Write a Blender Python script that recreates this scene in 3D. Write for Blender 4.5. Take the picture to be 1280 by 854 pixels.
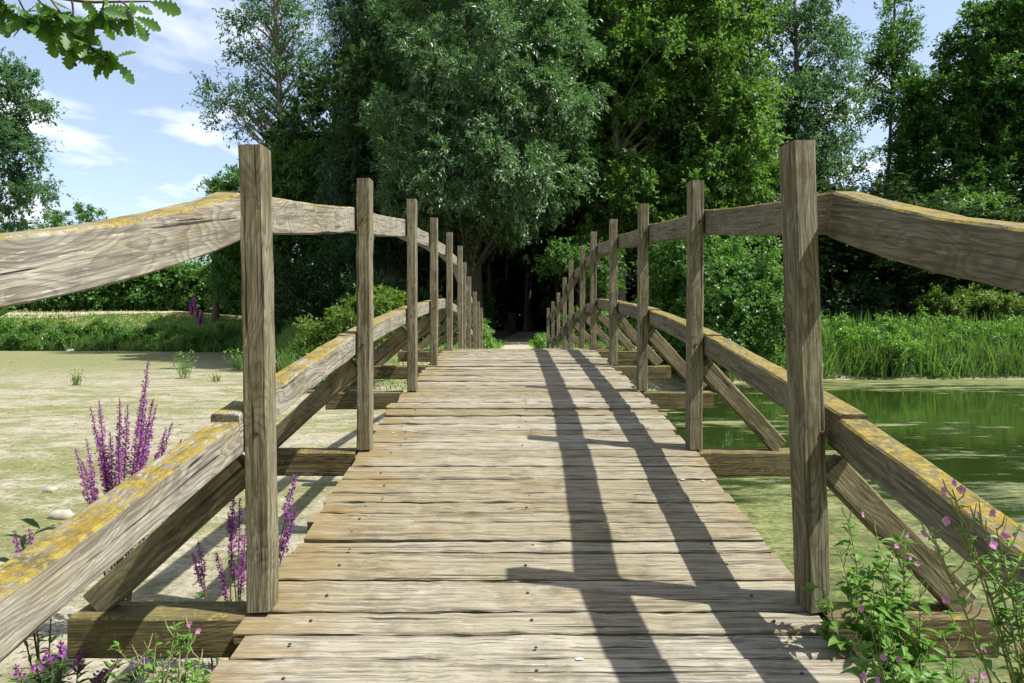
import bpy, math
import numpy as np
from mathutils import Vector, Matrix
R = math.radians
for o in list(bpy.data.objects): bpy.data.objects.remove(o)
scn = bpy.context.scene
COL = scn.collection
rng = np.random.default_rng(7)

# ------------------------------------------------------------------ camera, sky, sun
F = 853.0; EYE = 1.6; PITCH = math.atan(18 / F)
cam = bpy.data.cameras.new('camera'); cam.lens = 24.0; cam.sensor_width = 36.0
cam.clip_start = 0.05; cam.clip_end = 3000
camo = bpy.data.objects.new('camera', cam); COL.objects.link(camo)
camo.location = (0, 0, EYE); camo.rotation_euler = (R(90) - PITCH, 0, 0)
scn.camera = camo

SUN = Vector((0.885, -0.23, 1.45)).normalized()          # direction towards the sun
sl = bpy.data.lights.new('sun', 'SUN'); sl.energy = 5.0; sl.angle = R(0.53); sl.color = (1.0, 0.965, 0.90)
so = bpy.data.objects.new('sun', sl); COL.objects.link(so)
so.rotation_euler = (-SUN).to_track_quat('-Z', 'Y').to_euler(); so.location = (20, -5, 40)

world = bpy.data.worlds.new('World'); scn.world = world; world.use_nodes = True
wt = world.node_tree; wt.nodes.clear()
def wn(t, **k):
    n = wt.nodes.new(t)
    for a, b in k.items(): setattr(n, a, b)
    return n
sky = wn('ShaderNodeTexSky', sky_type='NISHITA'); sky.sun_disc = False
sky.sun_elevation = math.asin(SUN.z); sky.sun_rotation = math.atan2(SUN.x, SUN.y)
sky.air_density = 1.0; sky.dust_density = 1.2; sky.ozone_density = 1.0
tc = wn('ShaderNodeTexCoord'); sep = wn('ShaderNodeSeparateXYZ'); wt.links.new(tc.outputs['Generated'], sep.inputs[0])
zz = wn('ShaderNodeMath', operation='MAXIMUM'); wt.links.new(sep.outputs[2], zz.inputs[0]); zz.inputs[1].default_value = 0.0
za = wn('ShaderNodeMath', operation='ADD'); wt.links.new(zz.outputs[0], za.inputs[0]); za.inputs[1].default_value = 0.12
dx = wn('ShaderNodeMath', operation='DIVIDE'); wt.links.new(sep.outputs[0], dx.inputs[0]); wt.links.new(za.outputs[0], dx.inputs[1])
dy = wn('ShaderNodeMath', operation='DIVIDE'); wt.links.new(sep.outputs[1], dy.inputs[0]); wt.links.new(za.outputs[0], dy.inputs[1])
cmb = wn('ShaderNodeCombineXYZ'); wt.links.new(dx.outputs[0], cmb.inputs[0]); wt.links.new(dy.outputs[0], cmb.inputs[1])
cn = wn('ShaderNodeTexNoise'); cn.inputs['Scale'].default_value = 2.6; cn.inputs['Detail'].default_value = 9; cn.inputs['Roughness'].default_value = 0.52
cn.inputs['Distortion'].default_value = 0.25
mp = wn('ShaderNodeMapping'); mp.inputs['Location'].default_value = (3.1, 7.7, 0); mp.inputs['Scale'].default_value = (0.8, 0.62, 1)
wt.links.new(cmb.outputs[0], mp.inputs[0]); wt.links.new(mp.outputs[0], cn.inputs['Vector'])
cr = wn('ShaderNodeValToRGB'); cr.color_ramp.elements[0].position = 0.50; cr.color_ramp.elements[1].position = 0.63
cr.color_ramp.elements[0].color = (.16, .16, .16, 1); cr.color_ramp.elements[1].color = (0.85, 0.85, 0.85, 1)
wt.links.new(cn.outputs[0], cr.inputs[0])
cm = wn('ShaderNodeMix', data_type='RGBA'); wt.links.new(cr.outputs[0], cm.inputs[0])
wt.links.new(sky.outputs[0], cm.inputs[6]); cm.inputs[7].default_value = (6.2, 6.4, 6.7, 1)
bg = wn('ShaderNodeBackground'); bg.inputs[1].default_value = 0.12
wt.links.new(cm.outputs[2], bg.inputs[0]); wo = wn('ShaderNodeOutputWorld'); wt.links.new(bg.outputs[0], wo.inputs[0])

scn.view_settings.view_transform = 'Standard'; scn.view_settings.look = 'None'
scn.view_settings.gamma = 1.0; scn.view_settings.exposure = 0.82
try:
    scn.view_settings.use_curve_mapping = False
    scn.cycles.max_bounces = 7; scn.cycles.transmission_bounces = 4; scn.cycles.diffuse_bounces = 3
except Exception: pass

def P(px, py, Y):
    """world point at distance Y seen at photograph pixel (px, py) of 1280x854"""
    a = (px - 640) / F; b = (427 - py) / F
    c, s = math.cos(PITCH), math.sin(PITCH)
    d = Vector((a, c + b * s, b * c - s)); d *= Y / d.y
    return Vector((d.x, Y, d.z + EYE))

# ------------------------------------------------------------------ helpers
def props(o, label=None, cat=None, group=None, kind=None):
    if label: o['label'] = label
    if cat: o['category'] = cat
    if group: o['group'] = group
    if kind: o['kind'] = kind
    return o
def empty(name, loc, label, cat, group=None):
    o = bpy.data.objects.new(name, None); COL.objects.link(o); o.location = loc; o.empty_display_size = 0.2
    return props(o, label, cat, group)
def build(name, V, Fc, mat, parent=None, loc=None, smooth=False):
    """V: (n,3) world coords, Fc: (m,4) quads (or list of lists); origin at loc"""
    V = np.asarray(V, dtype=np.float64)
    if loc is None: loc = Vector((0, 0, 0)) if parent is None else Vector(parent.location)
    me = bpy.data.meshes.new(name)
    Vl = (V - np.array(loc)).astype(np.float32)
    if isinstance(Fc, np.ndarray):
        m, k = Fc.shape
        me.vertices.add(len(Vl)); me.vertices.foreach_set('co', Vl.ravel())
        me.loops.add(m * k); me.loops.foreach_set('vertex_index', Fc.astype(np.int32).ravel())
        me.polygons.add(m); me.polygons.foreach_set('loop_start', np.arange(0, m * k, k, dtype=np.int32))
        me.update(calc_edges=True)
    else:
        me.from_pydata(Vl.tolist(), [], [list(map(int, f)) for f in Fc]); me.update()
    if smooth: me.polygons.foreach_set('use_smooth', np.ones(len(me.polygons), dtype=bool))
    if mat: me.materials.append(mat)
    o = bpy.data.objects.new(name, me); COL.objects.link(o)
    if parent is not None:
        o.parent = parent; o.location = Vector(loc) - parent.location
    else: o.location = loc
    return o
class Acc:
    def __init__(s): s.V = []; s.F = []; s.n = 0
    def add(s, V, Fc):
        V = np.asarray(V, float); Fc = np.asarray(Fc, int)
        s.V.append(V); s.F.append(Fc + s.n); s.n += len(V)
    def get(s): return np.concatenate(s.V), np.concatenate(s.F)
def norm(a): return a / (np.linalg.norm(a, axis=-1, keepdims=True) + 1e-9)
def sstep(t): t = np.clip(t, 0, 1); return t * t * (3 - 2 * t)

def tube(pts, rad, k=7):
    pts = np.asarray(pts, float); n = len(pts); rad = np.broadcast_to(np.asarray(rad, float), (n,))
    T = norm(np.gradient(pts, axis=0)); ref = np.array([0, 1, 0.13]) if abs(T[0, 2]) > 0.6 else np.array([0, 0.1, 1.0])
    A = norm(np.cross(T, ref)); B = np.cross(T, A)
    ang = np.linspace(0, 2 * math.pi, k, endpoint=False)
    V = pts[:, None] + rad[:, None, None] * (np.cos(ang)[None, :, None] * A[:, None] + np.sin(ang)[None, :, None] * B[:, None])
    i = np.arange(n - 1)[:, None] * k; j = np.arange(k)[None]; j2 = (j + 1) % k
    Fq = np.stack([i + j, i + j2, i + k + j2, i + k + j], -1).reshape(-1, 4)
    return V.reshape(-1, 3), Fq
def bez(a, b, c, n=8):
    t = np.linspace(0, 1, n)[:, None]; a, b, c = map(lambda v: np.asarray(v, float), (a, b, c))
    return (1 - t) ** 2 * a + 2 * t * (1 - t) * b + t ** 2 * c

PROF = {'lance': ([0, .18, .42, .7, 1], [.12, .8, 1, .62, .02]),
        'reed': ([0, .3, .6, .85, 1], [.8, 1, .85, .5, .03]),
        'petal': ([0, .35, .7, 1], [.2, .75, 1, .45]),
        'oval': ([0, .25, .55, .82, 1], [.15, .85, 1, .6, .03])}
def blades(Pb, D, N, L, W, droop=0.3, prof='lance', fold=0.15, lobes=None):
    """curved leaf / blade strips with a folded midrib. All arrays (n,3) / (n,)"""
    ts, ws = PROF[prof]; ts = np.array(ts); ws = np.array(ws); n = len(Pb); m = len(ts)
    D = norm(D); S = norm(np.cross(D, N)); N = np.cross(S, D)
    L = np.broadcast_to(L, (n,)); W = np.broadcast_to(W, (n,)); droop = np.broadcast_to(droop, (n,))
    t = ts[None, :, None]
    C = Pb[:, None] + D[:, None] * (t * L[:, None, None])
    C = C + np.array([0, 0, -1.0]) * (t ** 2) * (L * droop)[:, None, None]
    half = (ws[None] * W[:, None] * .5)[..., None]
    up = N[:, None] * half * fold * 2
    Vt = np.stack([C - S[:, None] * half + up, C, C + S[:, None] * half + up], 2).reshape(-1, 3)
    base = np.arange(n)[:, None, None] * (m * 3); i = np.arange(m - 1)[None, :, None] * 3; c = np.arange(2)[None, None]
    a = base + i + c
    return Vt, np.stack([a, a + 1, a + 4, a + 3], -1).reshape(-1, 4)
def rhombs(Pb, D, N, L, W):
    D = norm(D); S = norm(np.cross(D, N)); N = np.cross(S, D); n = len(Pb)
    L = np.broadcast_to(L, (n,))[:, None]; W = np.broadcast_to(W, (n,))[:, None]
    mid = Pb + D * L * .45
    V = np.stack([Pb, mid - S * W * .5 + N * W * .15, Pb + D * L - N * L * .12, mid + S * W * .5 + N * W * .15], 1).reshape(-1, 3)
    return V, np.arange(n * 4).reshape(-1, 4)

# ------------------------------------------------------------------ materials
def newmat(name):
    m = bpy.data.materials.new(name); m.use_nodes = True; nt = m.node_tree; nt.nodes.clear(); return m, nt
class NT:
    def __init__(s, nt): s.t = nt
    def n(s, t, ins=None, **k):
        x = s.t.nodes.new(t)
        for a, b in k.items(): setattr(x, a, b)
        for a, b in (ins or {}).items():
            if isinstance(b, bpy.types.NodeSocket): s.t.links.new(b, x.inputs[a])
            else: x.inputs[a].default_value = b
        return x
    def math(s, op, a, b=0.0, c=0.0):
        x = s.t.nodes.new('ShaderNodeMath'); x.operation = op
        for i, v in enumerate((a, b, c)):
            if isinstance(v, bpy.types.NodeSocket): s.t.links.new(v, x.inputs[i])
            else: x.inputs[i].default_value = v
        return x.outputs[0]
    def mix(s, f, a, b):
        x = s.t.nodes.new('ShaderNodeMix'); x.data_type = 'RGBA'
        for i, v in ((0, f), (6, a), (7, b)):
            if isinstance(v, bpy.types.NodeSocket): s.t.links.new(v, x.inputs[i])
            else: x.inputs[i].default_value = v if i == 0 else (*v, 1)
        return x.outputs[2]
    def ramp(s, f, lo, hi):
        x = s.t.nodes.new('ShaderNodeMapRange'); x.interpolation_type = 'SMOOTHSTEP'
        s.t.links.new(f, x.inputs[0]); x.inputs[1].default_value = lo; x.inputs[2].default_value = hi; return x.outputs[0]
    def noise(s, vec, sc, det=4, rough=.55, dist=0.0):
        x = s.n('ShaderNodeTexNoise', {'Vector': vec, 'Scale': sc, 'Detail': det, 'Roughness': rough, 'Distortion': dist}); return x.outputs[0]
    def mapv(s, vec, scale, loc=(0, 0, 0)):
        return s.n('ShaderNodeMapping', {'Vector': vec, 'Scale': scale, 'Location': loc}).outputs[0]
    def out(s, sh): s.t.links.new(sh, s.n('ShaderNodeOutputMaterial').inputs[0])

def wood(name, pale, tan, dark, lichen=0.5, lichen_side=0.0, island=False, fig=0.5, figw=16.0, moss=0.0, tan_amt=(.42, .66)):
    m, nt = newmat(name); q = NT(nt)
    co = q.n('ShaderNodeTexCoord').outputs['Object']; geo = q.n('ShaderNodeNewGeometry')
    rnd = geo.outputs['Random Per Island'] if island else q.n('ShaderNodeObjectInfo').outputs['Random']
    off = q.n('ShaderNodeCombineXYZ', {0: q.math('MULTIPLY', rnd, 37.0), 1: q.math('MULTIPLY', rnd, 91.0), 2: q.math('MULTIPLY', rnd, 53.0)}).outputs[0]
    v = q.n('ShaderNodeVectorMath', {0: co, 1: off}, operation='ADD').outputs[0]
    fine = q.noise(q.mapv(v, (5, 170, 170)), 1.0, 5, .6)
    mid = q.noise(q.mapv(v, (2.4, 62, 62)), 1.0, 6, .66, .2)
    sx = q.n('ShaderNodeSeparateXYZ', {0: v}).outputs
    low = q.noise(q.mapv(v, (2.0, 6.5, 6.5)), 1.0, 2, .45)
    ph = q.math('MULTIPLY_ADD', low, figw, q.math('MULTIPLY', q.math('ADD', sx[1], sx[2]), 42.0))
    wv = q.ramp(q.math('FRACT', ph), .25, 1.0)
    stain = q.noise(q.mapv(v, (1.8, 5, 5)), 1.6, 6, .65)
    fleck = q.noise(q.mapv(v, (12, 110, 110), (5, 5, 5)), 1.0, 4, .7)
    crack = q.ramp(q.noise(q.mapv(v, (1.6, 60, 60), (9, 3, 1)), 1.0, 3, .5, .25), .655, .69)
    blotch = q.noise(co, 9.0, 7, .7)
    c = q.mix(q.ramp(stain, *tan_amt), pale, tan)
    c = q.mix(q.math('MULTIPLY', q.ramp(blotch, .48, .70), .45), c, dark)
    c = q.mix(q.math('MULTIPLY', wv, fig), c, dark)
    c = q.mix(q.math('MULTIPLY', q.ramp(mid, .49, .62), .68), c, dark)
    c = q.mix(q.math('MULTIPLY', q.ramp(fine, .46, .62), .48), c, dark)
    c = q.mix(q.math('MULTIPLY', q.ramp(fleck, .58, .66), .55), c, tuple(min(1, x * 1.45) for x in pale))
    c = q.mix(q.math('MULTIPLY', crack, .9), c, (.02, .016, .012))
    if island:      # each board its own tone
        hs = q.n('ShaderNodeHueSaturation', {'Color': c, 'Value': q.math('MULTIPLY_ADD', rnd, .34, .82), 'Saturation': q.math('MULTIPLY_ADD', rnd, -.5, 1.2)}); c = hs.outputs[0]
    nz = q.n('ShaderNodeSeparateXYZ', {0: geo.outputs['True Normal']}).outputs[2]
    pos = geo.outputs['Position']
    if island:      # ochre algae creeping in from the board ends
        sxp = q.n('ShaderNodeSeparateXYZ', {0: pos}).outputs
        ed = q.ramp(q.math('ABSOLUTE', q.math('SUBTRACT', sxp[0], .18)), .45, 1.0)
        en = q.noise(q.mapv(pos, (2.5, 9, 9)), 1.3, 6, .65)
        c = q.mix(q.math('MULTIPLY', q.ramp(q.math('MULTIPLY_ADD', ed, .30, en), .60, .84), .6), c, (.18, .125, .04))
    ln = q.noise(pos, 7.0, 7, .68); ls = q.noise(pos, 45.0, 4, .7)
    lc = q.mix(q.ramp(q.noise(pos, 16.0, 5), .4, .62), (.20, .13, .015), (.085, .07, .035))
    lc = q.mix(q.ramp(ls, .42, .68), lc, (.27, .22, .045))
    if lichen > 0:
        mk = q.math('MULTIPLY', q.ramp(nz, .35, .75), q.ramp(q.math('MULTIPLY_ADD', ls, .75, q.math('MULTIPLY', ln, .8)), .86 - lichen * .13, .95 - lichen * .13))
        c = q.mix(mk, c, lc)
    if lichen_side > 0:
        mk = q.math('MULTIPLY', q.ramp(q.math('ADD', ln, q.math('MULTIPLY', ls, .2)), .80 - lichen_side * .25, .90 - lichen_side * .25), .7)
        c = q.mix(mk, c, lc)
    if moss > 0:
        c = q.mix(q.math('MULTIPLY', q.ramp(q.noise(pos, 3.3, 6, .6), .5, .66), moss), c, (.13, .12, .045))
    h = q.math('ADD', q.math('MULTIPLY', fine, -.5), q.math('MULTIPLY', mid, -.9))
    h = q.math('SUBTRACT', h, q.math('MULTIPLY', wv, fig * .6)); h = q.math('SUBTRACT', h, q.math('MULTIPLY', crack, 1.4))
    bp = q.n('ShaderNodeBump', {'Height': h, 'Strength': .9, 'Distance': .004}).outputs[0]
    bs = q.n('ShaderNodeBsdfPrincipled', {'Base Color': c, 'Roughness': .85, 'Normal': bp, 'Specular IOR Level': .25})
    q.out(bs.outputs[0]); return m

M_POST = wood('weathered_post_wood', (.255, .232, .155), (.18, .15, .08), (.055, .042, .022), lichen=1.0, fig=.5, figw=20, lichen_side=.12, moss=.25)
M_RAIL = wood('weathered_rail_wood', (.33, .31, .25), (.27, .23, .145), (.10, .085, .065), lichen=1.3, fig=.55, figw=24, lichen_side=.14)
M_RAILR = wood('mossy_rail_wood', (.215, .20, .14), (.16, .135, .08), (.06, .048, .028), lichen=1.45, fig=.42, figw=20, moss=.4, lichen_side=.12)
M_BEAM = wood('brown_beam_wood', (.17, .135, .065), (.135, .095, .033), (.04, .03, .015), lichen=.5, fig=.5, moss=.5, lichen_side=.3)
M_BRACE = wood('brace_wood', (.24, .21, .12), (.17, .135, .07), (.055, .043, .026), lichen=.3, fig=.35)
M_DECK = wood('deck_wood', (.295, .262, .186), (.235, .19, .11), (.064, .05, .032), lichen=0, fig=.13, figw=3.5, island=True, moss=.22, tan_amt=(.45, .72))

def leafmat(name, c1, c2, back=None, rough=.42, spec=.4, trans=.32, third=None):
    m, nt = newmat(name); q = NT(nt)
    geo = q.n('ShaderNodeNewGeometry'); r = geo.outputs['Random Per Island']
    c = q.mix(r, c1, c2)
    if third: c = q.mix(q.ramp(r, .955, .975), c, third)
    c = q.mix(q.ramp(q.noise(geo.outputs['Position'], .35, 3), .35, .7), c, tuple(x * .78 for x in c2))
    cf = q.mix(geo.outputs['Backfacing'], c, back) if back else c
    bs = q.n('ShaderNodeBsdfPrincipled', {'Base Color': cf, 'Roughness': rough, 'Specular IOR Level': spec})
    tl = q.n('ShaderNodeBsdfTranslucent', {'Color': q.mix(.5, c, tuple(min(1, x * 2.2) for x in (c2[0] * 1.1, c2[1] * 1.2, c2[2] * .5)))})
    mx = q.n('ShaderNodeMixShader', {0: trans, 1: bs.outputs[0], 2: tl.outputs[0]}); q.out(mx.outputs[0]); return m
def flatmat(name, c1, c2, sc=8, rough=.8, spec=.3, bump=.3, scale=(1, 1, 1)):
    m, nt = newmat(name); q = NT(nt); co = q.n('ShaderNodeTexCoord').outputs['Object']; v = q.mapv(co, scale)
    n1 = q.noise(v, sc, 6, .6); c = q.mix(q.ramp(n1, .35, .68), c1, c2)
    bp = q.n('ShaderNodeBump', {'Height': n1, 'Strength': bump, 'Distance': .02}).outputs[0]
    q.out(q.n('ShaderNodeBsdfPrincipled', {'Base Color': c, 'Roughness': rough, 'Specular IOR Level': spec, 'Normal': bp}).outputs[0]); return m
M_BARK = flatmat('bark', (.10, .08, .055), (.045, .036, .025), 4, bump=.9, scale=(5, 5, 1))
M_BARKP = flatmat('pale_bark', (.24, .21, .15), (.11, .09, .06), 4, bump=.8, scale=(5, 5, 1))
M_STEM = flatmat('green_stem', (.20, .27, .09), (.24, .20, .10), 20)
M_STEMR = flatmat('reddish_stem', (.13, .10, .05), (.10, .05, .05), 20)
L_WILLOW = leafmat('silver_willow_leaf', (.043, .11, .04), (.078, .162, .055), back=(.14, .215, .11), rough=.4, spec=.45)
L_DWILL = leafmat('dark_willow_leaf', (.02, .056, .026), (.034, .082, .034), back=(.05, .095, .05), rough=.5, spec=.3)
L_ALDER = leafmat('alder_leaf', (.052, .125, .022), (.10, .195, .036), rough=.5, spec=.3, trans=.38, third=(.20, .18, .08))
L_ASH = leafmat('ash_leaf', (.04, .10, .05), (.07, .145, .06), rough=.5, spec=.3, trans=.38, third=(.16, .12, .06))
L_OAK = leafmat('oak_leaf', (.032, .095, .018), (.065, .15, .026), rough=.5, spec=.3)
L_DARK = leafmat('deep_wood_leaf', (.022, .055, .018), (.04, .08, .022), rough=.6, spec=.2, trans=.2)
L_HEDGE = leafmat('hedge_leaf', (.055, .14, .03), (.09, .19, .04), rough=.5, spec=.3)
L_YEL = leafmat('yellow_green_leaf', (.06, .13, .02), (.115, .19, .03), rough=.5, spec=.3)
L_BUSH = leafmat('bush_leaf', (.045, .125, .024), (.09, .19, .035), rough=.42, spec=.4, trans=.36)
L_REED = leafmat('reed_blade', (.055, .14, .03), (.12, .21, .045), rough=.5, third=(.30, .24, .10))
L_HERB = leafmat('herb_leaf', (.085, .20, .027), (.13, .26, .04), rough=.5)
L_LOOSE = leafmat('loosestrife_leaf', (.05, .10, .025), (.09, .16, .04), rough=.55)
L_DRY = leafmat('dry_grass_blade', (.20, .22, .07), (.40, .33, .16), rough=.7)
L_PURP = leafmat('purple_petal', (.25, .04, .33), (.38, .085, .45), rough=.6, trans=.35)
L_PINK = leafmat('pink_petal', (.58, .17, .48), (.68, .28, .58), rough=.6, trans=.35)

# ------------------------------------------------------------------ terrain
SX = np.array([-400, -80, -25, -17, -13, -9, -6, -3.5, 0, 3.5, 6, 8, 14, 40, 80, 400.])
SY = np.array([60, 46, 44, 42, 34, 25, 19.5, 16.8, 16.0, 16.8, 19, 20.6, 20.8, 21.5, 26, 60.])
def shore(X): return np.interp(X, SX, SY)
def vnoise(X, Y, s, seed=0):
    return (np.sin(X * s + 1.3 * np.sin(Y * s * .7 + seed)) * np.cos(Y * s * 1.1 + 1.7 * np.sin(X * s * .6 + seed * 2)))
def ground(X, Y):
    X = np.asarray(X, float); Y = np.asarray(Y, float)
    d = Y - shore(X)
    Hh = np.interp(X, [-60, -24, -15, -8, -3, 3, 8, 30], [2.7, 2.7, 1.9, 1.3, .95, .95, .75, .7])
    wd = np.interp(X, [-24, -15, -6, 0, 6], [5.5, 5, 3, 3.4, 2.2])
    z = Hh * sstep(d / wd) + np.clip(d - 8, 0, 60) * .012
    mud = .05 + .02 * vnoise(X, Y, .9, 1)
    right = sstep((X + .2 + .3 * vnoise(X * .3, Y, .8, 2)) / .8)
    basin = mud * (1 - right) + (-.25) * right
    z = np.where(d > 0, np.maximum(z, basin * (1 - sstep(d / .8))), basin)
    near = sstep((1.3 - Y) / 2.6)
    z = np.where(near > 0, np.maximum(z, near * .85 - .23), z)
    z = z + (1 - sstep((Y - 120) / 200)) * .02 * vnoise(X, Y, .45, 3) * (d > 1)
    return z
def grid(xs, ys):
    X, Y = np.meshgrid(xs, ys); V = np.stack([X, Y, ground(X, Y)], -1).reshape(-1, 3)
    nx = len(xs); i = np.arange(len(ys) - 1)[:, None] * nx + np.arange(nx - 1)[None]
    return V, np.stack([i, i + 1, i + nx + 1, i + nx], -1).reshape(-1, 4)
xs = np.concatenate([np.linspace(-1500, -90, 12), np.linspace(-85, -20, 60), np.linspace(-19.6, 20, 200), np.linspace(20.6, 85, 60), np.linspace(95, 1500, 12)])
ys = np.concatenate([np.linspace(-300, -12, 8), np.linspace(-10, 70, 340), np.linspace(72, 130, 20), np.linspace(150, 2500, 14)])
def ground_mat():
    m, nt = newmat('ground'); q = NT(nt); pos = q.n('ShaderNodeNewGeometry').outputs['Position']
    s = q.n('ShaderNodeSeparateXYZ', {0: pos}); X, Y, Z = s.outputs
    v2 = q.mapv(pos, (.75, 1.15, 1))
    big = q.noise(v2, .42, 7, .62, .3); med = q.noise(v2, 2.6, 7, .66); fin = q.noise(pos, 22, 5, .7); grit = q.noise(pos, 95, 3, .7)
    sand = q.mix(q.ramp(med, .35, .68), (.355, .325, .245), (.24, .215, .15))
    sand = q.mix(q.math('MULTIPLY', q.ramp(fin, .46, .62), .6), sand, (.16, .145, .08))
    alg = q.mix(q.ramp(fin, .35, .65), (.19, .195, .07), (.11, .125, .04))
    am = q.ramp(q.math('ADD', q.math('MULTIPLY', big, .6), q.math('ADD', q.math('MULTIPLY', med, .32), q.math('MULTIPLY', fin, .12))), .47, .59)
    farm = q.ramp(Y, 14, 30)
    am = q.math('MAXIMUM', am, q.math('MULTIPLY', farm, q.math('SUBTRACT', 1.0, q.ramp(X, -16, -9))))
    mudc = q.mix(q.math('MULTIPLY', am, .88), sand, alg)
    grass = q.mix(q.ramp(q.noise(pos, .7, 6, .65), .42, .62), (.10, .15, .035), (.36, .27, .14))
    grass = q.mix(q.math('MULTIPLY', q.ramp(fin, .45, .7), .5), grass, (.07, .09, .03))
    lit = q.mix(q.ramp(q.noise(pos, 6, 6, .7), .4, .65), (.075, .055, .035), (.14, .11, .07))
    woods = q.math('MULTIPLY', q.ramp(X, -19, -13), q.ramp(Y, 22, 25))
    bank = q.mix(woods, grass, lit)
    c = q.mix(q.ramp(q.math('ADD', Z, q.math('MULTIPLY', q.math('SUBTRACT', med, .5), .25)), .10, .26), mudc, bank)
    spk = q.noise(q.mapv(pos, (1, 1.5, 1), (4, 2, 0)), 9.0, 8, .78)
    c = q.mix(q.math('MULTIPLY', q.ramp(spk, .52, .62), .55), c, (.10, .105, .04))
    c = q.mix(q.math('MULTIPLY', q.ramp(spk, .47, .38), .35), c, (.42, .38, .28))
    h = q.math('ADD', q.math('MULTIPLY', med, 1.0), q.math('ADD', q.math('MULTIPLY', fin, .4), q.math('MULTIPLY', grit, .18)))
    bp = q.n('ShaderNodeBump', {'Height': h, 'Strength': .8, 'Distance': .05}).outputs[0]
    q.out(q.n('ShaderNodeBsdfPrincipled', {'Base Color': c, 'Roughness': .92, 'Normal': bp, 'Specular IOR Level': .2}).outputs[0]); return m
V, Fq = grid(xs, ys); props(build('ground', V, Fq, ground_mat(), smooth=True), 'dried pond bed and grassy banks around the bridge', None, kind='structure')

def water_mat():
    m, nt = newmat('pond_water'); q = NT(nt); pos = q.n('ShaderNodeNewGeometry').outputs['Position']
    X, Y, Z = q.n('ShaderNodeSeparateXYZ', {0: pos}).outputs
    v = q.mapv(pos, (.35, 1.0, 1)); med = q.noise(v, 2.4, 9, .70, .3)
    big = q.noise(v, .5, 3, .6)
    near = q.math('SUBTRACT', 1.0, q.ramp(Y, 4.2, 9.0)); far = q.ramp(Y, 16.5, 20.5)
    bias = q.math('MAXIMUM', near, far)
    fin = q.noise(q.mapv(pos, (1, 1.4, 1)), 13, 9, .8)
    a = q.math('ADD', q.math('MULTIPLY', big, .38), q.math('ADD', q.math('MULTIPLY', med, .46), q.math('MULTIPLY', fin, .16)))
    mask = q.ramp(q.math('MULTIPLY_ADD', bias, .14, a), .525, .58)
    pat = q.ramp(q.noise(q.mapv(pos, (1, 1.6, 1), (3, 8, 0)), 1.7, 8, .72), .44, .60)
    algc = q.mix(q.ramp(fin, .44, .58), (.175, .19, .06), (.045, .065, .018))
    algc = q.mix(q.ramp(med, .5, .66), algc, (.22, .225, .10))
    algc = q.mix(q.math('MULTIPLY', pat, .62), algc, (.055, .07, .018))
    col = q.mix(mask, (.018, .033, .006), algc)
    ht = q.math('MULTIPLY', q.math('MULTIPLY', fin, mask), 1.0)
    ht = q.math('ADD', ht, q.math('MULTIPLY', q.noise(q.mapv(pos, (1, 2.2, 1)), 3.5, 2, .5), .12))
    bp = q.n('ShaderNodeBump', {'Height': ht, 'Strength': .6, 'Distance': .02}).outputs[0]
    rg = q.math('MULTIPLY_ADD', q.math('MULTIPLY', mask, q.math('MULTIPLY_ADD', pat, -.4, 1.0)), .7, .04)
    q.out(q.n('ShaderNodeBsdfPrincipled', {'Base Color': col, 'Roughness': rg, 'IOR': 1.33, 'Normal': bp}).outputs[0]); return m
wxs = np.linspace(-1.5, 80, 30); wys = np.linspace(-.2, 30, 16); X, Y = np.meshgrid(wxs, wys)
i = np.arange(15)[:, None] * 30 + np.arange(29)[None]
props(build('pond_water', np.stack([X, Y, X * 0], -1).reshape(-1, 3), np.stack([i, i + 1, i + 31, i + 30], -1).reshape(-1, 4), water_mat()),
      'green algae covered pond water right of the bridge', None, kind='structure')

def strip(name, pts, width, lift, mat, label, n=2):
    acc = []
    pts = np.asarray(pts, float); T = norm(np.gradient(pts, axis=0)); S = np.stack([T[:, 1], -T[:, 0]], -1)
    off = np.linspace(-.5, .5, 9)
    Q = pts[:, None] + S[:, None] * (off[None, :, None] * (width * (1 + .22 * np.sin(np.arange(len(pts)) * 1.1) * np.cos(np.arange(len(pts)) * .37)))[:, None, None])
    V = np.concatenate([Q, (ground(Q[..., 0], Q[..., 1]) + lift)[..., None]], -1)
    n = len(pts); i = np.arange(n - 1)[:, None] * 9 + np.arange(8)[None]
    return props(build(name, V.reshape(-1, 3), np.stack([i, i + 1, i + 10, i + 9], -1).reshape(-1, 4), mat, smooth=True), label, None, kind='structure')
M_PATH = flatmat('path_dirt', (.40, .36, .27), (.25, .21, .14), 3.0, bump=.6)
t = np.linspace(0, 1, 120)
strip('path', np.stack([.1 + t * t * 1.0, 16.2 + t * 30], -1), 1.35, .03, M_PATH, 'dirt path leading from the bridge into the dark woodland')
strip('dry_bank_strip', np.stack([-90 + t * 72, 48.9 + .25 * np.sin(t * 30)], -1), .8, .05, M_PATH, 'pale strip of sunlit dry ground along the top of the left bank')  # added band standing for lit dry ground on the upper slope

M_HILL = flatmat('far_hill', (.13, .19, .15), (.17, .22, .16), .02)
hx = np.linspace(-900, 900, 60); hv = []
for k in range(2):
    pass
hz = 55 + 68 * np.exp(-((hx + 470) / 150) ** 2) + 4 * np.sin(hx * .02)
HV = np.concatenate([np.stack([hx, 560 + 0 * hx, 0 * hx - 5], -1), np.stack([hx, 700 + 0 * hx, hz * .86], -1), np.stack([hx, 800 + 0 * hx, hz * 1.0], -1), np.stack([hx, 1000 + 0 * hx, 0 * hx - 5], -1)])
i = np.arange(3)[:, None] * 60 + np.arange(59)[None]
props(build('far_hill', HV, np.stack([i, i + 1, i + 61, i + 60], -1).reshape(-1, 4), M_HILL, smooth=True), 'hazy wooded hill on the horizon', None, kind='structure')

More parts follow.
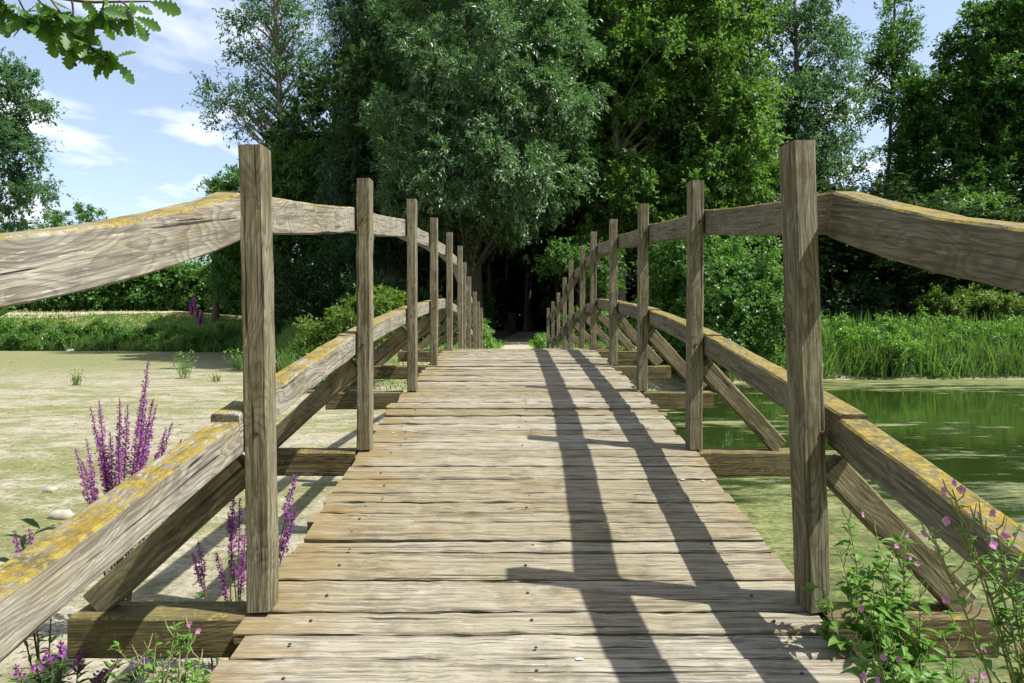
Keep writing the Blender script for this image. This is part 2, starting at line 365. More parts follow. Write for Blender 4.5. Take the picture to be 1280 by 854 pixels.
# ------------------------------------------------------------------ the bridge
def timber(p0, p1, w, h, nseg=10, sag=0.0, taper=(1, 1), jit=.0006, ch=.006, up=(0, 0, 1)):
    """squared timber along local X: returns V (local), F, matrix.  w: local Y, h: local Z"""
    p0 = Vector(p0); p1 = Vector(p1); X = (p1 - p0).normalized(); Y = Vector(up).cross(X).normalized(); Z = X.cross(Y)
    Mx = Matrix((X, Y, Z)).transposed().to_4x4(); Mx.translation = (p0 + p1) / 2
    return (*box_local((p1 - p0).length, w, h, nseg, sag, taper, jit, ch), Mx)
def box_local(L, w, h, nseg, sag=0, taper=(1, 1), jit=.0006, ch=.006):
    t = np.linspace(0, 1, nseg + 1); a, b = w / 2, h / 2
    prof = np.array([(-a + ch, -b), (a - ch, -b), (a, -b + ch), (a, b - ch), (a - ch, b), (-a + ch, b), (-a, b - ch), (-a, -b + ch)])
    tp = np.interp(t, [0, 1], taper)
    wob = rng.normal(0, jit, (nseg + 1, 8, 2)) + (rng.normal(0, jit * 1.2, (nseg + 1, 1, 2)))
    V = np.zeros((nseg + 1, 8, 3)); V[..., 0] = ((t - .5) * L)[:, None]
    V[[0, -1], :, 0] += rng.normal(0, jit * 1.5, (2, 8))
    V[..., 1] = prof[None, :, 0] + wob[..., 0]
    V[..., 2] = prof[None, :, 1] * tp[:, None] + wob[..., 1] - (sag * 4 * t * (1 - t))[:, None]
    i = np.arange(nseg)[:, None] * 8; j = np.arange(8)[None]; j2 = (j + 1) % 8
    Fq = np.stack([i + j, i + j2, i + 8 + j2, i + 8 + j], -1).reshape(-1, 4).tolist()
    caps = [[7, 6, 5, 4, 3, 2, 1, 0], [nseg * 8 + k for k in range(8)]]
    return V.reshape(-1, 3), Fq + caps
def part(name, tb, mat, parent, label=None):
    V, Fc, Mx = tb
    me = bpy.data.meshes.new(name); me.from_pydata(V.tolist(), [], Fc); me.update(); me.materials.append(mat)
    o = bpy.data.objects.new(name, me); COL.objects.link(o); o.parent = parent
    o.matrix_basis = Matrix.Translation(-parent.location) @ Mx
    if label: o['label'] = label
    return o

D0 = 1.465; ZP = [2.10 + D0 * (i - 1) for i in range(12)]                       # post distances
DK = [-.985, -.876, -.635, -.468, -.362, -.265, -.300, -.375, -.50, -.68, -.80, -.90]   # deck relative to the eye
YY = np.array([-.4] + ZP + [17.8]); ZZ = np.array([-1.02] + DK + [-.93])
def smooth_deck():
    yy = np.linspace(YY[0], YY[-1], 400); zz = np.interp(yy, YY, ZZ); k = np.hanning(31); k /= k.sum()
    zp = np.pad(zz, 15, mode='edge'); z2 = np.convolve(zp, k, 'valid'); return yy, z2 * .65 + zz * .35
_dy, _dz = smooth_deck()
def deck(Y): return EYE + float(np.interp(Y, _dy, _dz))
bridge = empty('footbridge', (0.07, 9.0, 0), 'weathered wooden arched footbridge with timber railings across the pond', 'bridge')

# deck boards: one part, boards modelled
acc = []; fac = []; nv = 0; y = .55; boards = []
wl = [.105, .125, .15, .165, .19]
known = [.165, .185, .19, .085, .10]
while y < 17.3:
    w = float(rng.choice(wl, p=[.24, .28, .24, .15, .09])) * (1.0 if y < 2.4 else .82); 
    yc = y + w / 2; gap = float(rng.uniform(.005, .013)); z = deck(yc) - .019
    sl = math.atan((deck(yc + .1) - deck(yc - .1)) / .2)
    xl = -.80 + rng.normal(0, .010); xr = .95 + rng.normal(0, .011)
    V, Fc = box_local(xr - xl, w - gap, .036, 30, 0, (1, 1), .0009, .004)
    # ragged long edges and slight cup / twist
    tw = rng.normal(0, .006); V[:, 2] += V[:, 0] * tw * .5 + rng.normal(0, .0028); 
    e = np.sin(V[:, 0] * rng.uniform(2, 6) + rng.uniform(0, 6)) * .0011; V[:, 1] += e
    ca, sa = math.cos(sl), math.sin(sl); Yr = V[:, 1] * ca - V[:, 2] * sa; Zr = V[:, 1] * sa + V[:, 2] * ca
    ang = rng.normal(0, .0022)
    V = np.stack([V[:, 0] + (xl + xr) / 2, Yr + yc + V[:, 0] * ang, Zr + z], -1)
    acc.append(V); fac += [[i + nv for i in f] for f in Fc]; nv += len(V); boards.append((yc, w, xl, xr)); y += w
V = np.concatenate(acc); me_o = build('deck', V, fac, M_DECK, bridge)

PXL = [-0.785, 328, 457, 516.5, 543.5, 563, 576.5, 582, 588, 596, 600.5, 604]
PXR = [0.925, 1020, 869, 803.5, 767.5, 742.5, 728.5, 715.5, 707, 699, 691, 684]
PTOPL = [None, 186, 225, 250, 273, 291, 308, 328, 346, 365, 377, 385]
PTOPR = [None, 181, 228, 256, 275, 290, 310, 327, 347, 366, 377, 385]
topz = {}; px_ = {}
for s, PX, PT in (('l', PXL, PTOPL), ('r', PXR, PTOPR)):
    for i in range(12):
        Yp = ZP[i]
        if i == 0: x = PX[0]; zt = deck(Yp) + 1.32
        else: x = (PX[i] - 641) * Yp / F; zt = P(PX[i], PT[i], Yp).z
        if i > 6: x = .6 * x + .4 * (-.79 if s == 'l' else .93)
        px_[s, i] = x; topz[s, i] = zt
        base = deck(Yp) + .004
        lean = {('r', 1): -.066, ('l', 1): -.012}.get((s, i), float(rng.normal(0, .006)))
        wd = .070 if i == 1 else .068 + float(rng.normal(0, .002))
        dp = .090 
        tb = timber((x, Yp, base), (x + lean, Yp + float(rng.normal(0, .006)), zt), wd, dp, 14, 0, (1, .97), .0006, .005 if i > 1 else .004, up=(0, 1, 0))
        # timber: local Y is 'w' across up x X ; swap so that the wide face looks along the bridge
        lab = None
        if (s, i) == ('l', 1): lab = 'tall nearest left post with swirling dark grain'
        if (s, i) == ('r', 1): lab = 'tall nearest right post, leaning, with a bleached split top'
        if (s, i) == ('r', 1): tb = (tb[0], tb[1], tb[2] @ Matrix.Rotation(R(8), 4, 'X'))
        part('post', tb, M_POST, bridge, lab)

def rail_top(s, Yv):     # top-edge height of the handrail
    return None
RT = .085
for s, sg in (('l', -1), ('r', 1)):
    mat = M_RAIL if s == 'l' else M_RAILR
    # measured top heights (relative to the eye) of the swooping end rail
    for i in range(0, 11):
        Ya, Yb = ZP[i], ZP[i + 1]
        xa = px_[s, i] + sg * (.041 + RT / 2 + (0.0 if i % 2 else .0)); xb = px_[s, i + 1] + sg * (.041 + RT / 2)
        za = topz[s, i] - .142; zb = topz[s, i + 1] - .142; h = .125; hh = (1, 1); sag = .010
        if i == 1: za = EYE + .415
        if i == 0:
            za = EYE + .075; zb = EYE + .415 ; h = .138; sag = .045; hh = (.72, 1.0)
        ov = .05
        ov = .0
        tb = timber((xa, Ya - (ov if i else .1), za - h / 2), (xb, Yb + ov * .2, zb - h / 2), RT, h, 18, sag, hh, .0006, .006)
        part('handrail', tb, mat, bridge, {'l0': 'broad curved pale grey handrail with orange lichen along its top', 'r0': 'broad curved brown handrail with orange lichen on top'}.get(s + str(i)))
        # mid rail, each length lapping over the one before
        za = deck(Ya) + .60; zb = deck(Yb) + .60; h = .105
        if i == 0:
            zb = EYE - .272 if s == 'l' else EYE - .262
            za = zb - (Yb - Ya) * (.178 if s == 'l' else .235)
        if i == 1: za = EYE - .258
        tb = timber((xa, Ya - (.07 if i else .1), za - h / 2), (xb, Yb - .012, zb - h / 2), RT, h, 14, -.004, (1, 1), .0007, .006)
        part('mid_rail', tb, mat, bridge, {'l0': 'lichen covered near length of mid rail, sunlit', 'r0': 'lichen covered near length of mid rail, shaded on its inner side'}.get(s + str(i)))
for i in range(0, 12):
    Yp = ZP[i] ; dz = deck(Yp)
    acc = Acc2 = []; nv = 0; Vs = []; Fs = []
    for (x0, x1, zt, h) in ((-1.36 + .02 * (i % 3), -.812, dz - .006, .125), (-.80, .945, dz - .045, .09), (.957, 1.50 - .03 * (i % 2), dz - .006, .125)):
        V, Fc = box_local(x1 - x0, .135, h, 8, 0, (1, 1), .0008, .007)
        V = V + np.array([(x0 + x1) / 2 - .07, 0, zt - h / 2 - dz]); Vs.append(V); Fs += [[k + nv for k in f] for f in Fc]; nv += len(V)
    Mx = Matrix.Translation((0.07, Yp + .005, dz))
    part('cross_beam', (np.concatenate(Vs), Fs, Mx), M_BEAM, bridge)
    for s, sg in (('l', -1), ('r', 1)):
        xp = px_[s, i] + sg * .05; xo = sg * (1.29 if s == 'l' else 1.40)
        if i < 11:
            part('brace', timber((xo, Yp + .012, dz + .012), (xp, Yp + .012, dz + .44), .065, .088, 8, 0, (1, 1), .0006, .005, up=(0, 0, 1)), M_BRACE, bridge)
for x in (-.62, .07, .77):
    yy = np.linspace(.5, 17.5, 40); zz = np.array([deck(v) for v in yy]) - .14
    Vs = []
    for a, b in ((-.05, -.1), (.05, -.1), (.05, .1), (-.05, .1)):
        Vs.append(np.stack([x + a + 0 * yy, yy, zz + b], -1))
    V = np.stack(Vs, 1).reshape(-1, 3); i = np.arange(39)[:, None] * 4; j = np.arange(4)[None]; j2 = (j + 1) % 4
    Fq = np.stack([i + j, i + j2, i + 4 + j2, i + 4 + j], -1).reshape(-1, 4).tolist() + [[3, 2, 1, 0], [156, 157, 158, 159]]
    build('stringer', V, Fq, M_BEAM, bridge)
M_NAIL = flatmat('rusty_nail', (.10, .055, .03), (.05, .035, .03), 60, rough=.6)
def disc(c, r, h, k=8):
    a = np.linspace(0, 2 * math.pi, k, endpoint=False); ring = np.stack([np.cos(a) * r, np.sin(a) * r, 0 * a], -1)
    V = np.concatenate([ring, ring * [.8, .8, 1] + [0, 0, h]]) + np.array(c)
    return V, [[i, (i + 1) % k, k + (i + 1) % k, k + i] for i in range(k)] + [list(range(k, 2 * k))]
nn = 0
for yc, w, xl, xr in boards:
    if yc < 1.6 or yc > 5.0: continue
    for x in (-.60 + rng.normal(0, .02), .07 + rng.normal(0, .02), .76 + rng.normal(0, .02)):
        if nn >= 80: break
        V, Fc = disc((x, yc + rng.normal(0, .02), deck(yc) + .0005), .0055, .003); build('nail', V, Fc, M_NAIL, bridge, loc=Vector(V.mean(0))); nn += 1
        
M_RUST = flatmat('rusty_bolt', (.12, .05, .025), (.06, .03, .02), 60, rough=.7)
for s_ in 'lr':
    for i in range(1, 6):
        for zz_ in (.55, topz[s_, i] - .21 - deck(ZP[i])):
            c = Vector((px_[s_, i] + float(rng.normal(0, .008)), ZP[i] - .0455, deck(ZP[i]) + zz_))
            V, Fc = disc((0, 0, 0), .007, .004); V = np.stack([V[:, 0], -V[:, 2], V[:, 1]], -1) + np.array(c); build('bolt', V, Fc, M_RUST, bridge, loc=c)
M_WHITE = flatmat('bird_dropping', (.75, .75, .72), (.55, .55, .52), 30)
for px, py in [(868, 598), (855, 601), (492, 542), (478, 528), (715, 516), (726, 829), (880, 602), (742, 487)]:
    Yd = 2.0
    for _ in range(60): Yd = Yd * .6 + .4 * (EYE - deck(Yd)) * F / (py - 409)
    a = np.linspace(0, 2 * math.pi, 11, endpoint=False); rr = .006 * rng.uniform(.5, 1.3, 11); c = Vector(((px - 641) * Yd / F, Yd, deck(Yd) + .0035))
    V = np.stack([np.cos(a) * rr * 1.9, np.sin(a) * rr, 0 * a], -1) + np.array(c); build('bird_dropping', V, [list(range(11))], M_WHITE, bridge, loc=c)

# ------------------------------------------------------------------ trees
def crown(lobes, nb, twigs, per, ll, lw, rb, droop=.25, shell=.5, updir=.25, seed=0, spread=.8):
    """lobes: (cx,cy,cz,rx,ry,rz,weight). Returns V,F,bough centres"""
    g = np.random.default_rng(seed); lob = np.array(lobes, float)
    wgt = lob[:, 6] if lob.shape[1] > 6 else np.ones(len(lob)); wgt = wgt / wgt.sum()
    k = g.choice(len(lob), nb, p=wgt); d = norm(g.normal(size=(nb, 3)))
    rr = shell + (1 - shell) * g.random(nb) ** .6; rr *= 1 + .10 * g.normal(size=nb)
    C = lob[k, :3] + d * lob[k, 3:6] * rr[:, None]
    rbv = rb * g.uniform(.6, 1.35, nb)
    # twigs
    n = nb * twigs; bi = np.repeat(np.arange(nb), twigs)
    td = norm(g.normal(size=(n, 3)) + d[bi] * .9 + np.array([0, 0, updir])); tl = rbv[bi] * g.uniform(.55, 1.15, n)
    to = C[bi] + g.normal(size=(n, 3)) * rbv[bi][:, None] * .16
    m = n * per; ti = np.repeat(np.arange(n), per); s = g.uniform(.15, 1, m)
    pos = to[ti] + td[ti] * (tl[ti] * s)[:, None] + np.array([0, 0, -1.0]) * (droop * tl[ti] * s ** 2)[:, None] + g.normal(size=(m, 3)) * ll * .3
    tdir = norm(td[ti] + np.array([0, 0, -1.0]) * (2 * droop * s)[:, None])
    ld = norm(tdir + g.normal(size=(m, 3)) * spread)
    nrm = g.normal(size=(m, 3)) * .55 + np.array([0, 0, 1.0]) + d[bi[ti]] * .45
    V, Fq = rhombs(pos, ld, nrm, ll * g.uniform(.7, 1.3, m), lw * g.uniform(.7, 1.25, m))
    return V, Fq, C
def trunkmesh(base, top, r0, C, nlimb, seed=0, wob=.25, rl=.07):
    g = np.random.default_rng(seed); a = Acc(); base = np.array(base, float); top = np.array(top, float)
    t = np.linspace(0, 1, 14)[:, None]; pts = base + (top - base) * t
    pts[:, 0] += wob * np.sin(t[:, 0] * 5 + seed) * t[:, 0]; pts[:, 1] += wob * np.cos(t[:, 0] * 4 + seed) * t[:, 0]
    rad = r0 * (1 - .82 * t[:, 0]) ; rad[0] *= 1.5; rad[1] *= 1.12; a.add(*tube(pts, rad, 10))
    if len(C):
        for c in C[g.choice(len(C), min(nlimb, len(C)), replace=False)]:
            hd = np.hypot(c[0] - base[0], c[1] - base[1]); zt = c[2] - hd * g.uniform(.5, 1.0) - .4
            f = np.clip((zt - base[2]) / max(.1, top[2] - base[2]), .22, .95); k = f * 13; i0 = int(k)
            st = pts[i0] + (pts[min(13, i0 + 1)] - pts[i0]) * (k - i0)
            mid = st * .45 + c * .55 + np.array([0, 0, .12 * hd]) + g.normal(size=3) * .15 * (1 + hd * .1)
            r = min(rl, rad[i0] * .6) * g.uniform(.6, 1.2)
            a.add(*tube(bez(st, mid, c, 8), np.linspace(r, r * .18, 8), 5))
    return a.get()
def tree(name, base, top_z, r0, lobes, label, cat, leaf, bark=M_BARK, nb=120, twigs=14, per=14, ll=.16, lw=.06, rb=1.1, droop=.25,
         shell=.5, nlimb=45, seed=0, group=None, wob=.25, rl=.07, updir=.25, lean=0, spread=.8):
    base = Vector(base); root = empty(name, base, label, cat, group)
    V, Fq, C = crown(lobes, nb, twigs, per, ll, lw, rb, droop, shell, updir, seed, spread)
    build('crown', V, Fq, leaf, root)
    if top_z: 
        T, TF = trunkmesh(base, (base.x + lean, base.y, top_z), r0, C, nlimb, seed, wob, rl); build('trunk', T, TF, bark, root, smooth=True)
    return root
def LB(*ls):
    """lobes from photo pixels: (px,py,Y,rx_px,rz_px,depth_m,weight)"""
    out = []
    for (px, py, Y, rx, rz, dm, *w) in ls:
        p = P(px, py, Y); out.append((p.x, p.y, p.z, rx * Y / F, dm, rz * Y / F, w[0] if w else 1))
    return out
def gp(px, Y, dz=-.1):
    x = (px - 640) * Y / F; return (x, Y, float(ground(x, Y)) + dz)

# central silver willow over the path
tree('willow_tree', gp(590, 27.5), 14, .52, LB((600, 60, 26, 120, 120, 3.8, 1.2), (540, 140, 25.5, 64, 92, 3.0, .8), (656, 165, 25.5, 76, 105, 3.2, .8), (600, 228, 25.5, 94, 62, 3.4, .9), (640, -60, 27, 90, 100, 3.5, .7), (532, 230, 26, 46, 55, 2.2, .3), (700, 90, 26, 50, 80, 2.4, .35)),
     'large rounded silvery green willow overhanging the path beyond the bridge', 'tree', L_WILLOW, nb=400, twigs=20, per=28, ll=.17, lw=.05, rb=.85, droop=.3, shell=.72, seed=11, spread=.6, nlimb=60, rl=.10)
# dark weeping willow to its left
tree('willow_tree', gp(494, 31), 17, .50, LB((480, 50, 32, 52, 110, 3.2, 1), (468, 190, 31.5, 48, 80, 2.8, .8), (515, 30, 31, 50, 120, 3, .8), (470, 265, 31, 52, 42, 2.8, .5), (495, -60, 32, 60, 80, 3.2, .6)),
     'dark weeping willow with hanging sprays left of the silvery willow', 'tree', L_DWILL, nb=300, twigs=24, per=26, ll=.19, lw=.052, rb=1.3, droop=1.1, shell=.5, seed=12, updir=.1)
# open airy ash, sky behind
tree('ash_tree', gp(352, 39), 27, .28, LB((350, 60, 39, 62, 80, 2.8, 1), (300, 130, 39, 38, 34, 2.0, .5), (345, -30, 39, 45, 60, 2.4, .5), (385, 130, 39, 36, 60, 2.2, .4), (335, 20, 39, 50, 50, 2.4, .4)),
     'tall airy tree with thin sprays of leaves against the sky, left of the weeping willow', 'tree', L_ASH, bark=M_BARKP, nb=135, twigs=8, per=15, ll=.22, lw=.08, rb=1.2, droop=.15, shell=.25, seed=13, nlimb=110, rl=.07, wob=.3)
tree('tree', gp(330, 37), 10, .25, LB((330, 262, 36.5, 56, 52, 2.4, 1), (385, 240, 36, 34, 60, 2.2, .7), (290, 275, 37, 38, 40, 2.2, .5), (350, 330, 35, 85, 45, 2.5, .8)),
     'bushy mid green tree below the airy tree, behind the nearest left post', 'tree', L_OAK, nb=180, twigs=16, per=20, ll=.2, lw=.085, rb=1.0, seed=14)
tree('tree', gp(-10, 60), 22, .5, LB((-20, 130, 60, 48, 60, 4, 1), (5, 215, 60, 36, 60, 4, 1), (20, 120, 60, 26, 28, 3, .4), (-10, 300, 60, 50, 50, 4, .6), (-40, 220, 60, 60, 80, 4, .8)),
     'leafy tree cut by the left edge of the picture beyond the far bank', 'tree', L_ASH, nb=200, twigs=12, per=18, ll=.30, lw=.15, rb=1.6, seed=15)
for k, (px, py) in enumerate([(62, 262), (80, 258), (98, 262), (112, 256), (128, 268)]):
    tree('shrub', gp(px, 54), None, 0, LB((px, py + 22, 54, 6, 24, .8, 1)), ['leftmost upright shrub showing above the curved handrail', 'second upright shrub from the left above the curved handrail', 'third upright shrub above the curved handrail', 'spiky upright shrub above the curved handrail, fourth from the left', 'rightmost thin shrub above the curved handrail'][k], 'shrub', L_HEDGE, nb=16, twigs=8, per=9, ll=.24, lw=.09, rb=.55, seed=30 + k, updir=1.2, group='upright shrubs on the far hedge')
# far hedge: one long clipped mass
tree('hedge', gp(150, 55), None, 0, LB(*[(px, 362 + 4 * math.sin(px), 55, 30, 27, 1.4, 1) for px in range(-60, 330, 26)]),
     'dense green hedge along the top of the far left bank', 'hedge', L_HEDGE, nb=700, twigs=14, per=16, ll=.28, lw=.18, rb=.9, seed=17)
tree('tree', gp(270, 47), 8, .25, LB((300, 290, 46, 38, 40, 2.2, 1), (320, 340, 44, 40, 40, 2.2, .8)),
     'dark spreading tree at the right end of the far hedge', 'tree', L_DARK, nb=130, twigs=13, per=16, ll=.25, lw=.12, rb=1.1, seed=18)
# alders, right of the silver willow
tree('alder_tree', gp(775, 28.3), 19, .22, LB((790, 90, 29, 70, 90, 3, 1), (757, 250, 27.5, 26, 60, 1.4, .35), (760, 60, 28, 26, 80, 1.4, .35), (770, 190, 28.5, 55, 80, 2.6, .8), (840, 120, 29, 60, 100, 3, .9), (800, -30, 29, 80, 80, 3, .8), (790, 270, 28, 60, 50, 2.4, .5)),
     'bright green alder with pale bare trunks, just right of the silvery willow', 'tree', L_ALDER, bark=M_BARKP, nb=230, twigs=15, per=18, ll=.17, lw=.10, rb=.95, shell=.2, seed=21, nlimb=80, wob=.5)
tree('alder_tree', gp(808, 28.8), 17, .15, LB((820, 60, 31, 60, 90, 2.6, 1), (830, 180, 30.5, 50, 80, 2.4, .7)),
     'slender alder with a dark stem close behind the pale trunked alder', 'tree', L_ALDER, bark=M_BARK, nb=130, twigs=15, per=18, ll=.17, lw=.10, rb=.95, shell=.2, seed=22, nlimb=50, wob=.4, lean=.8)
tree('alder_tree', gp(890, 28), 16, .24, LB((895, 90, 28.5, 65, 90, 3, 1), (915, 190, 28, 50, 70, 2.6, .8), (880, 250, 27.5, 60, 60, 2.4, .7), (900, -20, 29, 70, 70, 3, .7)),
     'broad bright green alder behind the second right bridge post', 'tree', L_ALDER, nb=240, twigs=15, per=19, ll=.17, lw=.10, rb=.9, shell=.4, seed=23, nlimb=60)
tree('ash_tree', gp(990, 35), 19, .3, LB((1000, 70, 36, 62, 70, 3, 1), (965, 150, 35, 45, 60, 2.6, .7), (1030, 150, 35.5, 52, 60, 2.6, .7), (1000, 225, 35, 60, 55, 2.6, .6), (985, -20, 36, 60, 50, 3, .5)),
     'blue green ash with dark limbs rising behind the nearest right post', 'tree', L_ASH, nb=210, twigs=12, per=18, ll=.2, lw=.08, rb=1.15, shell=.3, seed=24, nlimb=90, rl=.09)
tree('tree', gp(1098, 41), 24, .16, LB((1118, 50, 41, 30, 50, 1.8, 1), (1098, 110, 41, 28, 40, 1.6, .6), (1140, 120, 41, 32, 50, 1.8, .7), (1095, 245, 41, 40, 34, 1.8, .5)),
     'slim open tree with sky showing through, left of the dark oak', 'tree', L_OAK, nb=92, twigs=10, per=14, ll=.20, lw=.10, rb=.95, shell=.15, seed=25, nlimb=60, rl=.05, wob=.2, lean=.9)
tree('tree', gp(1118, 42), 20, .15, LB((1135, 200, 42, 36, 38, 1.6, 1), (1160, 150, 42, 26, 40, 1.6, .7)),
     'second slim tree standing right of the open slim tree', 'tree', L_ALDER, nb=66, twigs=10, per=14, ll=.20, lw=.10, rb=.9, shell=.15, seed=26, nlimb=40, rl=.05, lean=.6)
tree('oak_tree', gp(1235, 34), 17, .5, LB((1245, 60, 34, 50, 50, 3, .8), (1200, 130, 34, 55, 45, 3, .9), (1260, 150, 34, 60, 70, 3.4, 1), (1190, 215, 34, 60, 55, 3, .9), (1310, 60, 34, 70, 90, 3.6, .9), (1280, 240, 34, 70, 50, 3.4, .8)),
     'big dark green oak filling the top right corner', 'tree', L_OAK, nb=420, twigs=16, per=18, ll=.2, lw=.12, rb=1.0, shell=.45, seed=27, nlimb=60, rl=.12)
# bushes
tree('bush', gp(905, 18.4), 3.2, .07, LB((900, 350, 18, 62, 48, 1.3, 1), (850, 330, 18.5, 40, 45, 1.1, .7), (945, 395, 17.8, 45, 45, 1.1, .8), (890, 410, 17.8, 50, 36, 1.1, .7), (840, 400, 18.5, 36, 50, 1.0, .5), (940, 335, 18.5, 34, 40, 1.0, .4)),
     'glossy bright green bush right of the far bridge end', 'bush', L_BUSH, nb=230, twigs=15, per=16, ll=.10, lw=.055, rb=.5, shell=.3, seed=41, nlimb=30, rl=.03)
tree('bush', gp(430, 17.5), 1.6, .05, LB((445, 410, 17.5, 42, 34, 1.0, 1), (400, 435, 17.8, 32, 28, .9, .7), (480, 395, 17.2, 24, 30, .8, .5), (420, 460, 17, 40, 16, .8, .4)),
     'yellow green bush left of the far bridge end', 'bush', L_YEL, nb=120, twigs=13, per=15, ll=.09, lw=.045, rb=.38, shell=.3, seed=42, nlimb=20, rl=.02)
tree('bush', gp(735, 25), 3.6, .06, LB((690, 318, 25, 32, 13, 1.0, .6), (752, 335, 25, 28, 36, 1.2, .8), (772, 390, 24, 30, 40, 1.2, .6)),
     'leafy hazel bush under the right side of the silvery willow', 'bush', L_OAK, nb=50, twigs=12, per=13, ll=.12, lw=.07, rb=.5, shell=.2, seed=43, nlimb=20, rl=.03)
tree('bush', gp(1195, 30), 5, .1, LB((1195, 275, 30, 52, 26, 1.6, 1), (1160, 285, 30, 30, 20, 1.4, .5), (1235, 290, 30, 30, 20, 1.4, .5)),
     'light green bush above the right handrail, before the oak', 'bush', L_BUSH, nb=80, twigs=13, per=14, ll=.15, lw=.08, rb=.7, seed=44, nlimb=20, rl=.04)
tree('bush', gp(1215, 27.5), 1.4, .05, LB((1215, 380, 27.5, 52, 12, 1.0, 1), (1180, 378, 27.5, 20, 10, .8, .5)),
     'low yellow green bush behind the right reed bed in a patch of sun', 'bush', L_YEL, nb=60, twigs=12, per=13, ll=.12, lw=.06, rb=.42, seed=45, nlimb=10, rl=.02)
tree('shrub', gp(612, 18.5), None, 0, LB((606, 415, 18.5, 6, 16, .3, 1), (606, 430, 18.2, 8, 7, .3, .7)), 'small leafy shrub beside the path just beyond the left bridge end', 'shrub', L_HERB, nb=20, twigs=8, per=9, ll=.08, lw=.04, rb=.15, seed=46)
tree('shrub', gp(676, 18.5), None, 0, LB((677, 430, 18.5, 7, 8, .3, 1)), 'small leafy shrub beside the path just beyond the right bridge end', 'shrub', L_HERB, nb=18, twigs=8, per=9, ll=.08, lw=.04, rb=.14, seed=47)

# woodland behind: prototypes copied through the depth of the wood
def wood_proto(seed, h, label):
    lob = [(0, 0, h * .68, 3.4, 3.4, h * .26, 1), (1.2, 0, h * .5, 2.8, 2.8, h * .18, .6), (-1.4, .5, h * .6, 2.6, 2.6, h * .2, .6)]
    root = empty('woodland_tree', (0, 0, 0), label, 'tree', 'shaded trees deep in the wood')
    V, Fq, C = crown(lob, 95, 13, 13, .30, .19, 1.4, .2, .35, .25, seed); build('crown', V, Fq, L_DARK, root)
    T, TF = trunkmesh((0, 0, -.3), (0, 0, h * .9), .26, C, 30, seed); build('trunk', T, TF, M_BARK, root, smooth=True); return root
protos = [wood_proto(51, 15, 'tree of the shaded wood behind the bridge end'), wood_proto(52, 12.5, 'tree of the shaded wood behind the bridge end')]
used = [False, False]
def copy_tree(o):
    c = o.copy(); COL.objects.link(c)
    for ch in list(o.children):
        d = ch.copy(); COL.objects.link(d); d.parent = c
    return c
spots = []
for yv in (34.5, 40, 46, 53):
    for xv in np.arange(-14, 40, 5.2):
        xx = xv + rng.uniform(-1.4, 1.4); yq = yv + rng.uniform(-1.6, 1.6)
        ppx = 640 + xx * F / yq
        if abs(xx - (.6)) < 1.7: xx += 2.6 if xx > .6 else -2.6
        if ppx < 400 or (ppx > 920 and yq < 36): continue
        spots.append((xx, yq))
for xx, yq in [(-3.4, 29.5), (3.2, 31.5), (-3.0, 35), (3.8, 37), (-2.6, 41), (-1.5, 49), (1.2, 52), (3.2, 47), (-.4, 56), (12, 31), (17.5, 30), (22, 31.5)]: spots.append((xx, yq))
for n_, (xx, yq) in enumerate(spots):
    k = n_ % 2; ppx = 640 + xx * F / yq
    o = protos[k] if not used[k] else copy_tree(protos[k]); used[k] = True
    sc = float(rng.uniform(.85, 1.15))
    if 400 < ppx < 560: sc *= 1.1
    if 560 <= ppx < 900: sc *= 1.5
    if ppx < 520 and yq > 42: continue
    if ppx > 930: sc = min(sc, (1.6 + (409 - 245) * yq / F) / (15 if k == 0 else 12.5))
    o.location = (xx, yq, float(ground(xx, yq))); o.rotation_euler.z = float(rng.uniform(0, 6.28)); o.scale = (1.0, 1.0, sc)
for xx, yq in [(3.5, -15), (-2, -18), (-9, -14), (-16, -12), (9, -20), (15, -17), (-22, -6)]:  # unseen trees added to cut sky light on the camera-facing timber
    o = copy_tree(protos[0]); o.location = (xx, yq, .6); o['label'] = 'unseen tree added on the near bank behind the photographer to block sky light'; o['group'] = 'added sky blocking trees behind the photographer'; o.rotation_euler.z = xx
# dense far edge of the wood, one mass
lobs = [(x, 60 + 2 * math.sin(x), 5.5, 3.5, 2.0, 6.5 if x < 16 else 5.0, 1) for x in np.arange(-20, 62, 3.6)]
lobs += [(x, 63, 8, 3.2, 1.5, 3.5, 1.3) for x in np.arange(-12, 12, 2.8)]
lobs += [(x, 61, 14, 3.5, 2.0, 6.5, .9) for x in np.arange(-14, 18, 3.6)] + [(x, 57 + math.sin(x * 2), 2.0, 3.0, 1.5, 2.6, .8) for x in np.arange(-22, 60, 3.2)]
V, Fq, C = crown(lobs, 1300, 15, 14, .46, .34, 1.8, .2, .2, .25, 61)
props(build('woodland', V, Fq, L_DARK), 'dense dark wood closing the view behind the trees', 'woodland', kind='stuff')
# undergrowth in the shade right of the pond and left behind the bushes
for k, (x, yq, r, hh, lab) in enumerate([(9.0, 26.0, 2.2, 2.4, 'dark undergrowth shrub behind the glossy bright bush'), (14, 28.5, 2.6, 2.6, 'dark undergrowth shrub under the ash behind the reeds'),
                                    (20, 29.0, 2.8, 2.4, 'dark undergrowth shrub under the oak behind the reeds'), (-9.2, 29, 2.2, 2.6, 'dark undergrowth shrub left of the weeping willow trunk'),
                                    (-4.6, 24.5, 1.5, 2.0, 'dark undergrowth shrub behind the yellow green bush'), (26.5, 30.0, 2.8, 2.6, 'dark undergrowth shrub at the right edge behind the reeds')]):
    z0 = float(ground(x, yq)); tree('undergrowth_shrub', (x, yq, z0), None, 0, [(x, yq, z0 + hh * .5, r, 1.2, hh * .6, 1)], lab, 'shrub', L_DARK, nb=60, twigs=12, per=13, ll=.18, lw=.09, rb=.7, seed=70 + k)

